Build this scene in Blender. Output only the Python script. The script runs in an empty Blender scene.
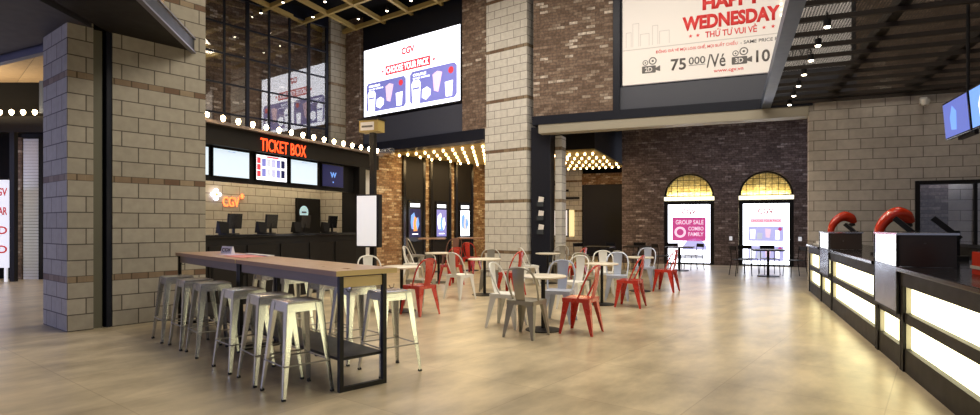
import bpy, bmesh, math, random
from mathutils import Vector, Matrix
random.seed(7)
PI = math.pi
C = bpy.context.scene.collection
SC = bpy.context.scene

# ------------------------------------------------------------------ camera
cam_d = bpy.data.cameras.new('camera'); cam = bpy.data.objects.new('camera', cam_d); C.objects.link(cam)
cam.location = (0, 0, 1.42); cam.rotation_euler = (PI/2, 0, 0)
cam_d.sensor_width = 36; cam_d.lens = 575/980*36; cam_d.shift_y = 17.5/980
cam_d.clip_end = 200
SC.camera = cam
# ------------------------------------------------------------------ exposure, world
SC.view_settings.view_transform = 'Standard'; SC.view_settings.look = 'None'
SC.view_settings.exposure = 0.0; SC.view_settings.gamma = 1; SC.view_settings.use_curve_mapping = False
wd = bpy.data.worlds.new('World'); SC.world = wd; wd.use_nodes = True
wd.node_tree.nodes['Background'].inputs[0].default_value = (0.75, 0.78, 1.0, 1)
wd.node_tree.nodes['Background'].inputs[1].default_value = 0.2

# ------------------------------------------------------------------ frames of the building
AR = math.atan2(-.3875, .9219)
FR = {'W': ((0, 0), 0.0), 'R': ((0, 0), AR), 'T': ((0, 0), AR+PI/2), 'C': ((0, 0), AR-PI/2),
      'Q': ((.97, 15.1), math.atan2(-.616, .788)), 'M': ((.97, 15.1), math.atan2(-.616, .788)+PI/2)}
def wpt(f, x, y):
    (ox, oy), a = FR[f]
    return (ox+x*math.cos(a)-y*math.sin(a), oy+x*math.sin(a)+y*math.cos(a))

def area(name, loc, size, power, col, rot=(0, 0, 0), sy=None, spread=PI):
    d = bpy.data.lights.new(name, 'AREA'); d.energy = power; d.color = col; d.size = size; d.spread = spread
    if sy: d.shape = 'RECTANGLE'; d.size_y = sy
    o = bpy.data.objects.new(name, d); C.objects.link(o); o.location = loc; o.rotation_euler = rot
    return o
def point(name, loc, power, col, r=0.1):
    d = bpy.data.lights.new(name, 'POINT'); d.energy = power; d.color = col; d.shadow_soft_size = r
    o = bpy.data.objects.new(name, d); C.objects.link(o); o.location = loc
    return o
def spot(name, loc, power, col, ang=80, r=0.06, rot=(0, 0, 0), blend=0.6):
    d = bpy.data.lights.new(name, 'SPOT'); d.energy = power; d.color = col; d.spot_size = math.radians(ang)
    d.spot_blend = blend; d.shadow_soft_size = r
    o = bpy.data.objects.new(name, d); C.objects.link(o); o.location = loc; o.rotation_euler = rot
    return o
WARM = (1.0, 0.80, 0.50); NEUT = (1.0, 0.90, 0.74)
area('hall_light', (1.5, 9.0, 8.1), 5, 560, NEUT, sy=5)
area('hall_light', (-3.0, 13.0, 8.1), 4, 330, NEUT, sy=4)
area('hall_light', (3.5, 3.5, 8.1), 4, 290, NEUT, sy=4)
area('hall_light', (7.5, 8.5, 8.1), 3, 150, NEUT, sy=3)  # unseen light added above the mesh so the brick shows through
p = wpt('R', 1.0, 18.3); area('back_hall_fill', (p[0], p[1], 5.3), 5, 80, (.74, .78, 1.0), rot=(0, 0, AR), sy=3)  # unseen fill light added to brighten the arch hall
area('left_blue_fill', (-16.5, 4.5, 1.9), 6, 480, (.46, .50, 1.0), rot=(0, -PI/2, 0), sy=3.4)  # blue fill light added outside the view, tints the left side

# ------------------------------------------------------------------ materials
def mat(name, col=(.5, .5, .5), rough=.5, metal=0, emit=None, es=1, coat=0, spec=None):
    m = bpy.data.materials.new(name); m.use_nodes = True
    b = m.node_tree.nodes['Principled BSDF']
    b.inputs['Base Color'].default_value = (*col, 1); b.inputs['Roughness'].default_value = rough
    b.inputs['Metallic'].default_value = metal
    if coat: b.inputs['Coat Weight'].default_value = coat; b.inputs['Coat Roughness'].default_value = .1
    if spec is not None: b.inputs['Specular IOR Level'].default_value = spec
    if emit: b.inputs['Emission Color'].default_value = (*emit, 1); b.inputs['Emission Strength'].default_value = es
    # a light procedural variation of roughness
    if not emit:
        n = m.node_tree.nodes.new('ShaderNodeTexNoise'); n.inputs['Scale'].default_value = 7
        tc = m.node_tree.nodes.new('ShaderNodeTexCoord'); m.node_tree.links.new(tc.outputs['Object'], n.inputs['Vector'])
        mr = m.node_tree.nodes.new('ShaderNodeMapRange'); mr.inputs[3].default_value = max(0, rough-.06); mr.inputs[4].default_value = min(1, rough+.06)
        m.node_tree.links.new(n.outputs[0], mr.inputs[0]); m.node_tree.links.new(mr.outputs[0], b.inputs['Roughness'])
    return m
class NT:
    def __init__(s, m): s.t = m.node_tree; s.b = s.t.nodes['Principled BSDF']
    def n(s, typ, **kw):
        o = s.t.nodes.new('ShaderNode'+typ)
        for k, v in kw.items(): setattr(o, k, v)
        return o
    def l(s, a, b): s.t.links.new(a, b)
    def math(s, op, a, b=None):
        o = s.n('Math', operation=op)
        for i, v in enumerate((a, b)):
            if v is None: continue
            if isinstance(v, (int, float)): o.inputs[i].default_value = v
            else: s.l(v, o.inputs[i])
        return o.outputs[0]
    def mix(s, fac, a, b, bt='MIX'):
        o = s.n('Mix', data_type='RGBA', blend_type=bt)
        for i, v in ((0, fac), (6, a), (7, b)):
            if isinstance(v, (int, float)): o.inputs[i].default_value = v
            elif isinstance(v, tuple): o.inputs[i].default_value = (*v, 1)
            else: s.l(v, o.inputs[i])
        return o.outputs[2]
def uv_uz(t):
    tc = t.n('TexCoord'); sx = t.n('SeparateXYZ'); t.l(tc.outputs['Object'], sx.inputs[0])
    return tc, t.math('ADD', sx.outputs[0], sx.outputs[1]), sx.outputs[2]
def brick_mat(name, cols, mort, bw=.22, rh=.075):
    """running bond with its own colour for every brick; cols = (position, colour) stops"""
    m = mat(name, cols[0][1], .85); t = NT(m); tc, u, z = uv_uz(t)
    row = t.math('FLOOR', t.math('DIVIDE', z, rh))
    u2 = t.math('ADD', t.math('DIVIDE', u, bw), t.math('MULTIPLY', t.math('FLOORED_MODULO', row, 2), .5))
    cell = t.math('FLOOR', u2); fu = t.math('FRACT', u2); fz = t.math('FRACT', t.math('DIVIDE', z, rh))
    cb = t.n('CombineXYZ'); t.l(cell, cb.inputs[0]); t.l(row, cb.inputs[1])
    wn = t.n('TexWhiteNoise', noise_dimensions='2D'); t.l(cb.outputs[0], wn.inputs['Vector'])
    n0 = t.n('TexNoise'); t.l(tc.outputs['Object'], n0.inputs['Vector']); n0.inputs['Scale'].default_value = 1.1; n0.inputs['Detail'].default_value = 3
    v = t.math('ADD', wn.outputs['Value'], t.math('MULTIPLY', t.math('SUBTRACT', n0.outputs[0], .5), .5))
    rp = t.n('ValToRGB'); t.l(v, rp.inputs[0]); cr = rp.color_ramp
    while len(cr.elements) < len(cols): cr.elements.new(.5)
    for e, (p, c) in zip(cr.elements, cols): e.position = p; e.color = (*c, 1)
    n2 = t.n('TexNoise'); t.l(tc.outputs['Object'], n2.inputs['Vector']); n2.inputs['Scale'].default_value = 16; n2.inputs['Detail'].default_value = 4
    mr = t.n('MapRange'); t.l(n2.outputs[0], mr.inputs[0]); mr.inputs[1].default_value = .3; mr.inputs[2].default_value = .7; mr.inputs[3].default_value = .6; mr.inputs[4].default_value = 1.4
    g = t.n('CombineColor'); [t.l(mr.outputs[0], g.inputs[i]) for i in range(3)]
    col = t.mix(1.0, rp.outputs[0], g.outputs[0], 'MULTIPLY')
    ju = t.math('LESS_THAN', fu, .05); jz = t.math('LESS_THAN', fz, .15); jt = t.math('MAXIMUM', ju, jz)
    t.l(t.mix(jt, col, mort), t.b.inputs['Base Color'])
    bp = t.n('Bump'); bp.inputs['Strength'].default_value = .6; bp.inputs['Distance'].default_value = .01
    t.l(t.math('SUBTRACT', 1, jt), bp.inputs['Height']); t.l(bp.outputs[0], t.b.inputs['Normal'])
    return m
def block_mat(name, col, col2, joint, band=True, bw=.43, rh=.215, rough=.75, ms=.008):
    m = mat(name, col, rough); t = NT(m); tc, u, z = uv_uz(t)
    if band:
        mm = t.math('MODULO', t.math('ADD', z, 1.37-.73), 1.37)
        isb = t.math('GREATER_THAN', mm, 1.29)
    else: mm = z
    cb = t.n('CombineXYZ'); t.l(u, cb.inputs[0]); t.l(mm, cb.inputs[1])
    br = t.n('TexBrick'); t.l(cb.outputs[0], br.inputs['Vector'])
    br.inputs['Scale'].default_value = 1; br.inputs['Brick Width'].default_value = bw; br.inputs['Row Height'].default_value = rh
    br.inputs['Mortar Size'].default_value = ms; br.inputs['Mortar Smooth'].default_value = .2
    br.inputs['Color1'].default_value = (*col, 1); br.inputs['Color2'].default_value = (*col2, 1); br.inputs['Mortar'].default_value = (*joint, 1)
    c = br.outputs['Color']
    if band:
        b2 = t.n('TexBrick'); cb2 = t.n('CombineXYZ'); t.l(u, cb2.inputs[0]); t.l(mm, cb2.inputs[1]); t.l(cb2.outputs[0], b2.inputs['Vector'])
        b2.inputs['Scale'].default_value = 1; b2.inputs['Brick Width'].default_value = .22; b2.inputs['Row Height'].default_value = .5
        b2.inputs['Mortar Size'].default_value = .01
        b2.inputs['Color1'].default_value = (.15, .085, .05, 1); b2.inputs['Color2'].default_value = (.33, .26, .17, 1); b2.inputs['Mortar'].default_value = (.1, .07, .04, 1)
        c = t.mix(isb, c, b2.outputs['Color'])
    n2 = t.n('TexNoise'); t.l(tc.outputs['Object'], n2.inputs['Vector']); n2.inputs['Scale'].default_value = 9; n2.inputs['Detail'].default_value = 5
    mr = t.n('MapRange'); t.l(n2.outputs[0], mr.inputs[0]); mr.inputs[3].default_value = .78; mr.inputs[4].default_value = 1.2
    g = t.n('CombineColor'); [t.l(mr.outputs[0], g.inputs[i]) for i in range(3)]
    c = t.mix(1.0, c, g.outputs[0], 'MULTIPLY'); t.l(c, t.b.inputs['Base Color'])
    bp = t.n('Bump'); bp.inputs['Strength'].default_value = .5; bp.inputs['Distance'].default_value = .008
    t.l(t.math('SUBTRACT', 1, br.outputs['Fac']), bp.inputs['Height']); t.l(bp.outputs[0], t.b.inputs['Normal'])
    return m
def floor_mat():
    m = mat('floor_tile', (.5, .42, .3), .3); t = NT(m)
    tc = t.n('TexCoord'); mp = t.n('Mapping'); t.l(tc.outputs['Object'], mp.inputs[0]); mp.inputs['Location'].default_value = (.19, 1.26-.14+.0, 0)
    br = t.n('TexBrick'); br.offset = 0; t.l(mp.outputs[0], br.inputs['Vector'])
    br.inputs['Scale'].default_value = 1; br.inputs['Brick Width'].default_value = 1.2; br.inputs['Row Height'].default_value = 1.2
    br.inputs['Mortar Size'].default_value = .006; br.inputs['Mortar Smooth'].default_value = .6
    br.inputs['Color1'].default_value = (.51, .415, .27, 1); br.inputs['Color2'].default_value = (.58, .48, .32, 1); br.inputs['Mortar'].default_value = (.42, .33, .21, 1)
    ms = t.n('Mapping'); t.l(tc.outputs['Object'], ms.inputs[0]); ms.inputs['Scale'].default_value = (2.0, .9, 1)
    n1 = t.n('TexNoise'); t.l(ms.outputs[0], n1.inputs['Vector']); n1.inputs['Scale'].default_value = 1.3; n1.inputs['Detail'].default_value = 6; n1.inputs['Roughness'].default_value = .6
    n1.inputs['Distortion'].default_value = .1
    mr = t.n('MapRange'); t.l(n1.outputs[0], mr.inputs[0]); mr.inputs[1].default_value = .3; mr.inputs[2].default_value = .7; mr.inputs[3].default_value = .62; mr.inputs[4].default_value = 1.22
    g = t.n('CombineColor'); [t.l(mr.outputs[0], g.inputs[i]) for i in range(3)]
    c = t.mix(1.0, br.outputs['Color'], g.outputs[0], 'MULTIPLY'); t.l(c, t.b.inputs['Base Color'])
    mr2 = t.n('MapRange'); t.l(n1.outputs[0], mr2.inputs[0]); mr2.inputs[3].default_value = .27; mr2.inputs[4].default_value = .33
    t.l(mr2.outputs[0], t.b.inputs['Roughness'])
    t.b.inputs['Specular IOR Level'].default_value = .6
    return m
def wood_mat(name, c1, c2, rough=.35, axis=0):
    m = mat(name, c1, rough); t = NT(m); tc = t.n('TexCoord'); mp = t.n('Mapping'); t.l(tc.outputs['Object'], mp.inputs[0])
    sc = [14, 14, 14]; sc[axis] = 1.2; mp.inputs['Scale'].default_value = sc
    n = t.n('TexNoise'); t.l(mp.outputs[0], n.inputs['Vector']); n.inputs['Scale'].default_value = 1.5; n.inputs['Detail'].default_value = 5; n.inputs['Distortion'].default_value = .4
    t.l(t.mix(n.outputs[0], c1, c2), t.b.inputs['Base Color'])
    return m
def mesh_mat(name):
    """expanded metal: real holes between dark diagonal strands"""
    m = mat(name, (.03, .028, .026), .6, .3); t = NT(m); tc = t.n('TexCoord'); sx = t.n('SeparateXYZ'); t.l(tc.outputs['Object'], sx.inputs[0])
    def strands(sgn):
        a = t.math('ADD', t.math('MULTIPLY', sx.outputs[0], 14), t.math('MULTIPLY', sx.outputs[1], sgn*28))
        return t.math('LESS_THAN', t.math('FRACT', a), .26)
    al = t.math('MAXIMUM', strands(1), strands(-1)); t.l(al, t.b.inputs['Alpha'])
    return m
M = {}
M['brick'] = brick_mat('brown_brick', ((0, (.12, .078, .055)), (.5, (.18, .12, .088)), (.85, (.23, .165, .125)), (.96, (.31, .25, .20)), (1, (.55, .48, .42))), (.11, .08, .065))
M['brick_dark'] = brick_mat('dark_brown_brick', ((0, (.13, .095, .085)), (.5, (.20, .15, .135)), (.85, (.26, .20, .185)), (.96, (.33, .27, .25)), (1, (.5, .43, .40))), (.09, .07, .06))
M['brick_warm'] = brick_mat('warm_brick', ((0, (.20, .10, .045)), (.5, (.33, .20, .11)), (.8, (.45, .32, .19)), (1, (.66, .55, .40))), (.20, .14, .09))
M['brick_tan'] = brick_mat('tan_brick', ((0, (.42, .34, .18)), (.5, (.60, .50, .30)), (1, (.75, .68, .48))), (.30, .24, .14))
M['block'] = block_mat('grey_block', (.34, .31, .25), (.40, .365, .30), (.09, .075, .06))
M['block_white'] = block_mat('pale_block', (.60, .575, .53), (.66, .635, .59), (.2, .18, .16))
M['block_plain'] = block_mat('grey_block_plain', (.46, .415, .37), (.52, .475, .43), (.17, .15, .13), band=False)
M['block_booth'] = block_mat('booth_block', (.50, .45, .36), (.56, .50, .41), (.22, .18, .14), band=False, bw=.43, rh=.17)
M['floor'] = floor_mat()
M['black'] = mat('black_metal', (.011, .010, .010), .45, spec=.25)
M['blackgloss'] = mat('black_gloss', (.012, .012, .013), .15)
M['ceil'] = mat('black_ceiling', (.008, .008, .009), .9, spec=.1)
M['steel_blue'] = mat('blue_black_steel', (.012, .014, .024), .4, .2, spec=.3)
M['panel_blue'] = mat('slate_panel', (.055, .06, .085), .5)
M['beam_blue'] = mat('blue_grey_beam', (.055, .075, .125), .45)
M['cream'] = mat('cream_paint', (.34, .31, .25), .5)
M['soffit'] = mat('dark_soffit', (.040, .040, .052), .5, spec=.3)
M['soffit_black'] = mat('black_soffit', (.014, .012, .011), .6, spec=.2)
M['flange'] = mat('steel_flange', (.16, .16, .20), .35, .6)
M['olive'] = mat('olive_steel', (.12, .115, .08), .5)
M['gold'] = mat('ochre_beam', (.42, .31, .10), .6)
M['galv'] = mat('galvanised_steel', (.66, .67, .66), .24, .95)
M['greychair'] = mat('grey_metal_chair', (.36, .34, .29), .35, .5)
M['bluechair'] = mat('pale_blue_metal', (.50, .55, .68), .35, .3)
M['white'] = mat('white_paint', (.80, .79, .75), .35)
M['red'] = mat('red_paint', (.55, .03, .015), .28, 0, coat=.5)
M['tabletop'] = mat('white_tabletop', (.78, .72, .60), .3)
M['wood'] = wood_mat('brown_laminate', (.34, .19, .12), (.45, .28, .18), .3, 0)
M['wood_yellow_lit'] = wood_mat('yellow_lit_wood', (.56, .40, .15), (.66, .50, .22), .4, 1)  # table laminate with the yellow light on its ends painted into the colour
M['wood_apron'] = wood_mat('grey_brown_apron', (.16, .12, .105), (.22, .17, .15), .4, 0)
M['rubber'] = mat('rubber', (.02, .02, .02), .7)
M['plank'] = block_mat('plank_ceiling', (.24, .17, .11), (.36, .27, .18), (.10, .07, .05), band=False, bw=.9, rh=.12)
M['shutter'] = mat('white_shutter', (.78, .80, .82), .5)
M['e_white'] = mat('lit_white', (.8, .8, .8), .4, emit=(.90, .93, 1.0), es=1.6)
M['e_box'] = mat('lightbox_glow', (.8, .8, .8), .4, emit=(.86, .90, 1.0), es=5)
M['e_screen'] = mat('lit_screen', (.3, .3, .3), .3, emit=(.66, .80, .90), es=1.0)
M['e_video'] = mat('video_white', (.3, .3, .3), .3, emit=(.88, .90, 1.0), es=2.8)
M['e_warm'] = mat('lit_counter_panel', (.8, .8, .7), .4, emit=(1.0, .92, .52), es=4.2)
M['e_bulb'] = mat('bulb_glow', (1, 1, 1), .4, emit=(1.0, .72, .36), es=30)
M['e_bulb2'] = mat('marquee_bulb_glow', (1, 1, 1), .4, emit=(1.0, .66, .28), es=14)
M['e_spot'] = mat('spot_glow', (1, 1, 1), .4, emit=(1.0, .86, .62), es=12)
M['e_sign'] = mat('backlit_banner', (.72, .68, .64), .6, emit=(.78, .70, .68), es=.30)
M['e_band'] = mat('lit_band', (.8, .8, .7), .4, emit=(1.0, .92, .62), es=1.8)
M['e_redneon'] = mat('red_neon', (.5, .05, .02), .4, emit=(1.0, .065, .012), es=2.6)
M['e_neonorange'] = mat('orange_neon', (.8, .3, .1), .4, emit=(1.0, .17, .045), es=2.6)
M['e_neonwhite'] = mat('white_neon', (.8, .8, .9), .4, emit=(.80, .80, 1.0), es=5)
M['e_light'] = mat('lightbox_face', (.7, .7, .7), .4, emit=(.80, .80, .84), es=.62)
M['e_blue'] = mat('blue_screen', (.05, .05, .1), .3, emit=(.16, .22, .72), es=.9)
M['e_navy'] = mat('navy_screen', (.02, .02, .06), .3, emit=(.01, .02, .16), es=.3)
M['e_sky'] = mat('sky_blue_print', (.1, .2, .5), .3, emit=(.20, .42, .95), es=1.0)
M['e_violet'] = mat('violet_print', (.2, .2, .5), .4, emit=(.16, .17, .50), es=1.0)
M['e_lilac'] = mat('lilac_print', (.4, .4, .6), .4, emit=(.46, .46, .82), es=1.0)
M['e_pink'] = mat('pink_print', (.5, .1, .3), .4, emit=(.50, .05, .22), es=.9)
M['e_pinkl'] = mat('light_pink_print', (.7, .5, .6), .4, emit=(.90, .62, .78), es=1.0)
M['e_red'] = mat('red_print_lit', (.6, .05, .05), .4, emit=(.80, .05, .08), es=.9)
M['e_orange'] = mat('orange_print', (.6, .2, .05), .4, emit=(.95, .36, .10), es=1.0)
M['e_grey'] = mat('grey_print', (.5, .5, .55), .4, emit=(.50, .54, .66), es=1.0)
M['ink_red'] = mat('red_ink', (.60, .03, .03), .5, emit=(.55, .03, .03), es=.35)
M['ink_grey'] = mat('grey_ink', (.12, .11, .11), .5)
M['ink_faint'] = mat('faint_ink', (.50, .46, .44), .6, emit=(.45, .40, .38), es=.4)
M['ink_black'] = mat('black_ink', (.03, .03, .03), .5)
M['glass'] = mat('dark_glass', (.05, .055, .06), .05)
M['chrome'] = mat('polished_metal', (.75, .75, .78), .12, .9)
M['redglossy'] = mat('glossy_red_plastic', (.55, .035, .01), .15, 0, coat=.6)
M['paper'] = mat('white_paper', (.8, .78, .78), .6)
M['paper_red'] = mat('pink_red_leaflet', (.72, .22, .22), .5)
M['paper_violet'] = mat('lilac_leaflet', (.62, .50, .72), .5)
M['brown'] = mat('brown_metal', (.20, .10, .08), .5)
M['mesh'] = mesh_mat('expanded_metal_mesh')
M['darkbar'] = mat('dark_bar', (.035, .028, .024), .6, spec=.2)
g = bpy.data.materials.new('window_glass'); g.use_nodes = True; M['winglass'] = g
t = NT(g); tr = t.n('BsdfTransparent'); gl = t.n('BsdfGlossy'); gl.inputs['Roughness'].default_value = .02
mx = t.n('MixShader'); mx.inputs[0].default_value = .14; t.l(tr.outputs[0], mx.inputs[1]); t.l(gl.outputs[0], mx.inputs[2])
t.l(mx.outputs[0], t.t.nodes['Material Output'].inputs[0])

# ------------------------------------------------------------------ mesh builder
class MB:
    def __init__(s): s.bm = bmesh.new()
    def _vf(s, vs, fs):
        v = [s.bm.verts.new(p) for p in vs]
        for f in fs:
            try: s.bm.faces.new([v[i] for i in f])
            except ValueError: pass
    def box(s, x0, x1, y0, y1, z0, z1):
        vs = [(x, y, z) for z in (z0, z1) for y in (y0, y1) for x in (x0, x1)]
        s._vf(vs, [(0, 2, 3, 1), (4, 5, 7, 6), (0, 1, 5, 4), (2, 6, 7, 3), (0, 4, 6, 2), (1, 3, 7, 5)]); return s
    def hexa(s, bot, top):
        s._vf(list(bot)+list(top), [(3, 2, 1, 0), (4, 5, 6, 7)]+[(i, (i+1) % 4, 4+(i+1) % 4, 4+i) for i in range(4)]); return s
    def prism(s, poly, h0, h1, axis='z'):
        def P(a, b, c): return {'z': (a, b, c), 'y': (a, c, b), 'x': (c, a, b)}[axis]
        n = len(poly); vs = [P(a, b, h0) for a, b in poly]+[P(a, b, h1) for a, b in poly]
        s._vf(vs, [tuple(range(n))[::-1], tuple(range(n, 2*n))]+[(i, (i+1) % n, n+(i+1) % n, n+i) for i in range(n)]); return s
    def tube(s, pts, r, n=8, closed=False, cap=True):
        pts = [Vector(p) for p in pts]; rs = r if isinstance(r, (list, tuple)) else [r]*len(pts); rings = []
        up = None
        for i, p in enumerate(pts):
            a = pts[i-1] if (i > 0 or closed) else p; b = pts[(i+1) % len(pts)] if (i < len(pts)-1 or closed) else p
            d = (b-a).normalized()
            if up is None: up = Vector((0, 0, 1)) if abs(d.z) < .9 else Vector((1, 0, 0))
            u = (up-d*up.dot(d))
            u = u.normalized() if u.length > 1e-6 else d.orthogonal().normalized()
            up = u; w = d.cross(u)
            rings.append([s.bm.verts.new(p+(u*math.cos(2*PI*k/n)+w*math.sin(2*PI*k/n))*rs[i]) for k in range(n)])
        m = len(rings)
        for i in range(m if closed else m-1):
            A, B = rings[i], rings[(i+1) % m]
            for k in range(n): s.bm.faces.new((A[k], A[(k+1) % n], B[(k+1) % n], B[k]))
        if cap and not closed: s.bm.faces.new(rings[0][::-1]); s.bm.faces.new(rings[-1])
        return s
    def cyl(s, x, y, z0, z1, r, n=24, r2=None): return s.lathe([(0, z0), (r, z0), (r2 if r2 is not None else r, z1), (0, z1)], x, y, n)
    def lathe(s, prof, x=0, y=0, n=24, axis='z'):
        def P(px, py, pz): return {'z': (x+px, y+py, pz), 'y': (x+px, pz, y+py), 'x': (pz, x+px, y+py)}[axis]
        rings = []
        for r, z in prof:
            if r < 1e-6: rings.append([s.bm.verts.new(P(0, 0, z))])
            else: rings.append([s.bm.verts.new(P(r*math.cos(2*PI*k/n), r*math.sin(2*PI*k/n), z)) for k in range(n)])
        for A, B in zip(rings, rings[1:]):
            for k in range(n):
                a = [A[k % len(A)], A[(k+1) % len(A)], B[(k+1) % len(B)], B[k % len(B)]]
                q = []
                for v in a:
                    if v not in q: q.append(v)
                if len(q) > 2: s.bm.faces.new(q)
        return s
    def sheet(s, grid, th):
        """thick sheet through a grid of points, offset along y"""
        R, Cn = len(grid), len(grid[0]); a = [[s.bm.verts.new(p) for p in row] for row in grid]
        b = [[s.bm.verts.new((p[0], p[1]+th, p[2])) for p in row] for row in grid]
        for i in range(R-1):
            for j in range(Cn-1):
                s.bm.faces.new((a[i][j], a[i][j+1], a[i+1][j+1], a[i+1][j])); s.bm.faces.new((b[i][j], b[i+1][j], b[i+1][j+1], b[i][j+1]))
        for i in range(R-1):
            s.bm.faces.new((a[i][0], a[i+1][0], b[i+1][0], b[i][0])); s.bm.faces.new((a[i][-1], b[i][-1], b[i+1][-1], a[i+1][-1]))
        for j in range(Cn-1):
            s.bm.faces.new((a[0][j], b[0][j], b[0][j+1], a[0][j+1])); s.bm.faces.new((a[-1][j], a[-1][j+1], b[-1][j+1], b[-1][j]))
        return s
    def build(s, name, m, parent=None, bevel=0, smooth=False):
        bmesh.ops.recalc_face_normals(s.bm, faces=s.bm.faces[:])
        if bevel:
            bmesh.ops.bevel(s.bm, geom=[e for e in s.bm.edges], offset=bevel, segments=2, affect='EDGES', profile=.7, clamp_overlap=True)
        me = bpy.data.meshes.new(name); s.bm.to_mesh(me); s.bm.free()
        if smooth:
            for p in me.polygons: p.use_smooth = True
        me.materials.append(M[m] if isinstance(m, str) else m)
        o = bpy.data.objects.new(name, me); C.objects.link(o)
        if parent: o.parent = parent
        if smooth:
            try:
                me.set_sharp_from_angle(angle=math.radians(40))
            except Exception: pass
        return o
def thing(name, label, cat, f='W', x=0, y=0, z=0, rot=0, group=None):
    o = bpy.data.objects.new(name, None); C.objects.link(o); p = wpt(f, x, y)
    o.location = (p[0], p[1], z); o.rotation_euler = (0, 0, FR[f][1]+rot); o['label'] = label; o['category'] = cat
    o.empty_display_size = .1
    if group: o['group'] = group
    return o
def tag(o, label, cat, group=None, f='W', x=0, y=0, z=0, rot=0):
    p = wpt(f, x, y); o.location = (p[0], p[1], z); o.rotation_euler = (0, 0, FR[f][1]+rot)
    o['label'] = label; o['category'] = cat
    if group: o['group'] = group
    return o
def struct(name, mb, m, f='W', label=None, bevel=0):
    o = mb.build(name, m, bevel=bevel); (ox, oy), a = FR[f]; o.location = (ox, oy, 0); o.rotation_euler = (0, 0, a); o['kind'] = 'structure'
    if label: o['label'] = label
    return o
def dup(root, f, x, y, rot, label, group=None, z=0, scale=None):
    def cp(o, par):
        c = o.copy(); C.objects.link(c); c.parent = par
        for ch in list(o.children): cp(ch, c)
        return c
    r = root.copy(); C.objects.link(r)
    for ch in list(root.children): cp(ch, r)
    p = wpt(f, x, y); r.location = (p[0], p[1], z); r.rotation_euler = (0, 0, FR[f][1]+rot); r['label'] = label
    if group: r['group'] = group
    if scale: r.scale = scale
    return r
TXT = {}
def text(body, x0, x1, z0, z1, m, parent, y=0, th=.004, bold=.012, name='lettering', shear=0):
    """writing fitted to the rectangle x0..x1, z0..z1, standing on the plane y, read from -y"""
    cu = bpy.data.curves.new('t', 'FONT'); cu.body = body; cu.size = 1; cu.offset = bold; cu.resolution_u = 3; cu.shear = shear
    ob = bpy.data.objects.new('t', cu); C.objects.link(ob)
    dg = bpy.context.evaluated_depsgraph_get(); me = bpy.data.meshes.new_from_object(ob.evaluated_get(dg))
    bpy.data.objects.remove(ob)
    xs = [v.co.x for v in me.vertices]; ys = [v.co.y for v in me.vertices]
    ax, bx, ay, by = min(xs), max(xs), min(ys), max(ys)
    if x1 is None:
        k = (z1-z0)/(by-ay); x1 = x0+(bx-ax)*k
    bm = bmesh.new(); bm.from_mesh(me)
    for v in bm.verts:
        v.co = Vector((x0+(v.co.x-ax)/(bx-ax)*(x1-x0), y, z0+(v.co.y-ay)/(by-ay)*(z1-z0)))
    r = bmesh.ops.extrude_face_region(bm, geom=bm.faces[:])
    for v in r['geom']:
        if isinstance(v, bmesh.types.BMVert): v.co.y -= th
    bmesh.ops.recalc_face_normals(bm, faces=bm.faces[:]); bm.to_mesh(me); bm.free()
    me.materials.clear(); me.materials.append(M[m]); me.name = name
    o = bpy.data.objects.new(name, me); C.objects.link(o); o.parent = parent
    return o
def circ(cx, cz, r, n=20, a0=0, a1=2*PI, full=True):
    k = n if full else n+1
    return [(cx+r*math.cos(a0+(a1-a0)*i/n), cz+r*math.sin(a0+(a1-a0)*i/n)) for i in range(k)]
def rrect(x0, x1, z0, z1, r=.05):
    p = []
    for cx, cz, a in ((x1-r, z1-r, 0), (x0+r, z1-r, PI/2), (x0+r, z0+r, PI), (x1-r, z0+r, 1.5*PI)):
        p += [(cx+r*math.cos(a+i*PI/8), cz+r*math.sin(a+i*PI/8)) for i in range(5)]
    return p
def decal(poly, name, m, parent, y=0, th=.004): return MB().prism(poly, y-th, y, 'y').build(name, m, parent)

# ------------------------------------------------------------------ setting: floor, ceilings, walls
struct('floor', MB().box(-24, 24, -22, 16, -.2, 0), 'floor', 'Q')
struct('ceiling', MB().box(-18, 14, -6, 27, 8.4, 8.6), 'ceil', 'W')
# left block pillar
PL = {'o': (-5.59, 7.6)}; FR['L'] = (PL['o'], FR['Q'][1])
struct('wall_pillar_left_outer', MB().box(-1.02, 0, 0, .30, 0, 8.4), 'block', 'L', 'near block pillar on the left, narrow outer part')
struct('wall_pillar_left', MB().box(-1.02, 0, .53, 1.82, 0, 8.4), 'block', 'L', 'near block pillar on the left, wide part')
struct('wall_pillar_left_back', MB().box(-1.02, -.14, .30, .53, 0, 8.4), 'black', 'L')
struct('trim_1', MB().box(-.137, -.05, .305, .42, 0, 4.1), 'olive', 'L')
struct('trim_2', MB().box(-.137, -.01, .462, .527, 0, 4.1), 'steel_blue', 'L')
# canopy over the left
def Lw(x, y): return wpt('L', x, y)
A_ = Lw(0.001, 1.60); c0 = Lw(0.001, -.001); c1 = Lw(-1.022, -.001)
poly = [A_, (-3.15, 2.0), (-4.75, 2.0), (-5.06, 5.1), Lw(.001, .45)]
struct('ceiling_canopy', MB().prism(poly, 4.1, 4.28), 'soffit_black', 'W')
poly = [Lw(.001, .28), (-5.30, 5.1), (-5.0, 2.0), (-14, 2.0), (-14, 12.2), (-6.62, 8.5), c1, c0]
struct('ceiling_canopy_left', MB().prism(poly, 4.1, 4.28), 'soffit', 'W')  # same dark soffit, bluish light put into the colour of this half
poly = [Lw(.001, .45), (-5.06, 5.1), (-4.75, 2.0), (-5.0, 2.0), (-5.30, 5.1), Lw(.001, .28)]
struct('trim_3', MB().prism(poly, 4.22, 4.28), 'ceil', 'W')
ax, ay = A_; bx, by = -3.15, 2.0; L = math.hypot(bx-ax, by-ay); dx, dy = (bx-ax)/L, (by-ay)/L; nx, ny = -dy, dx
if nx < 0: nx, ny = -nx, -ny
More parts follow.
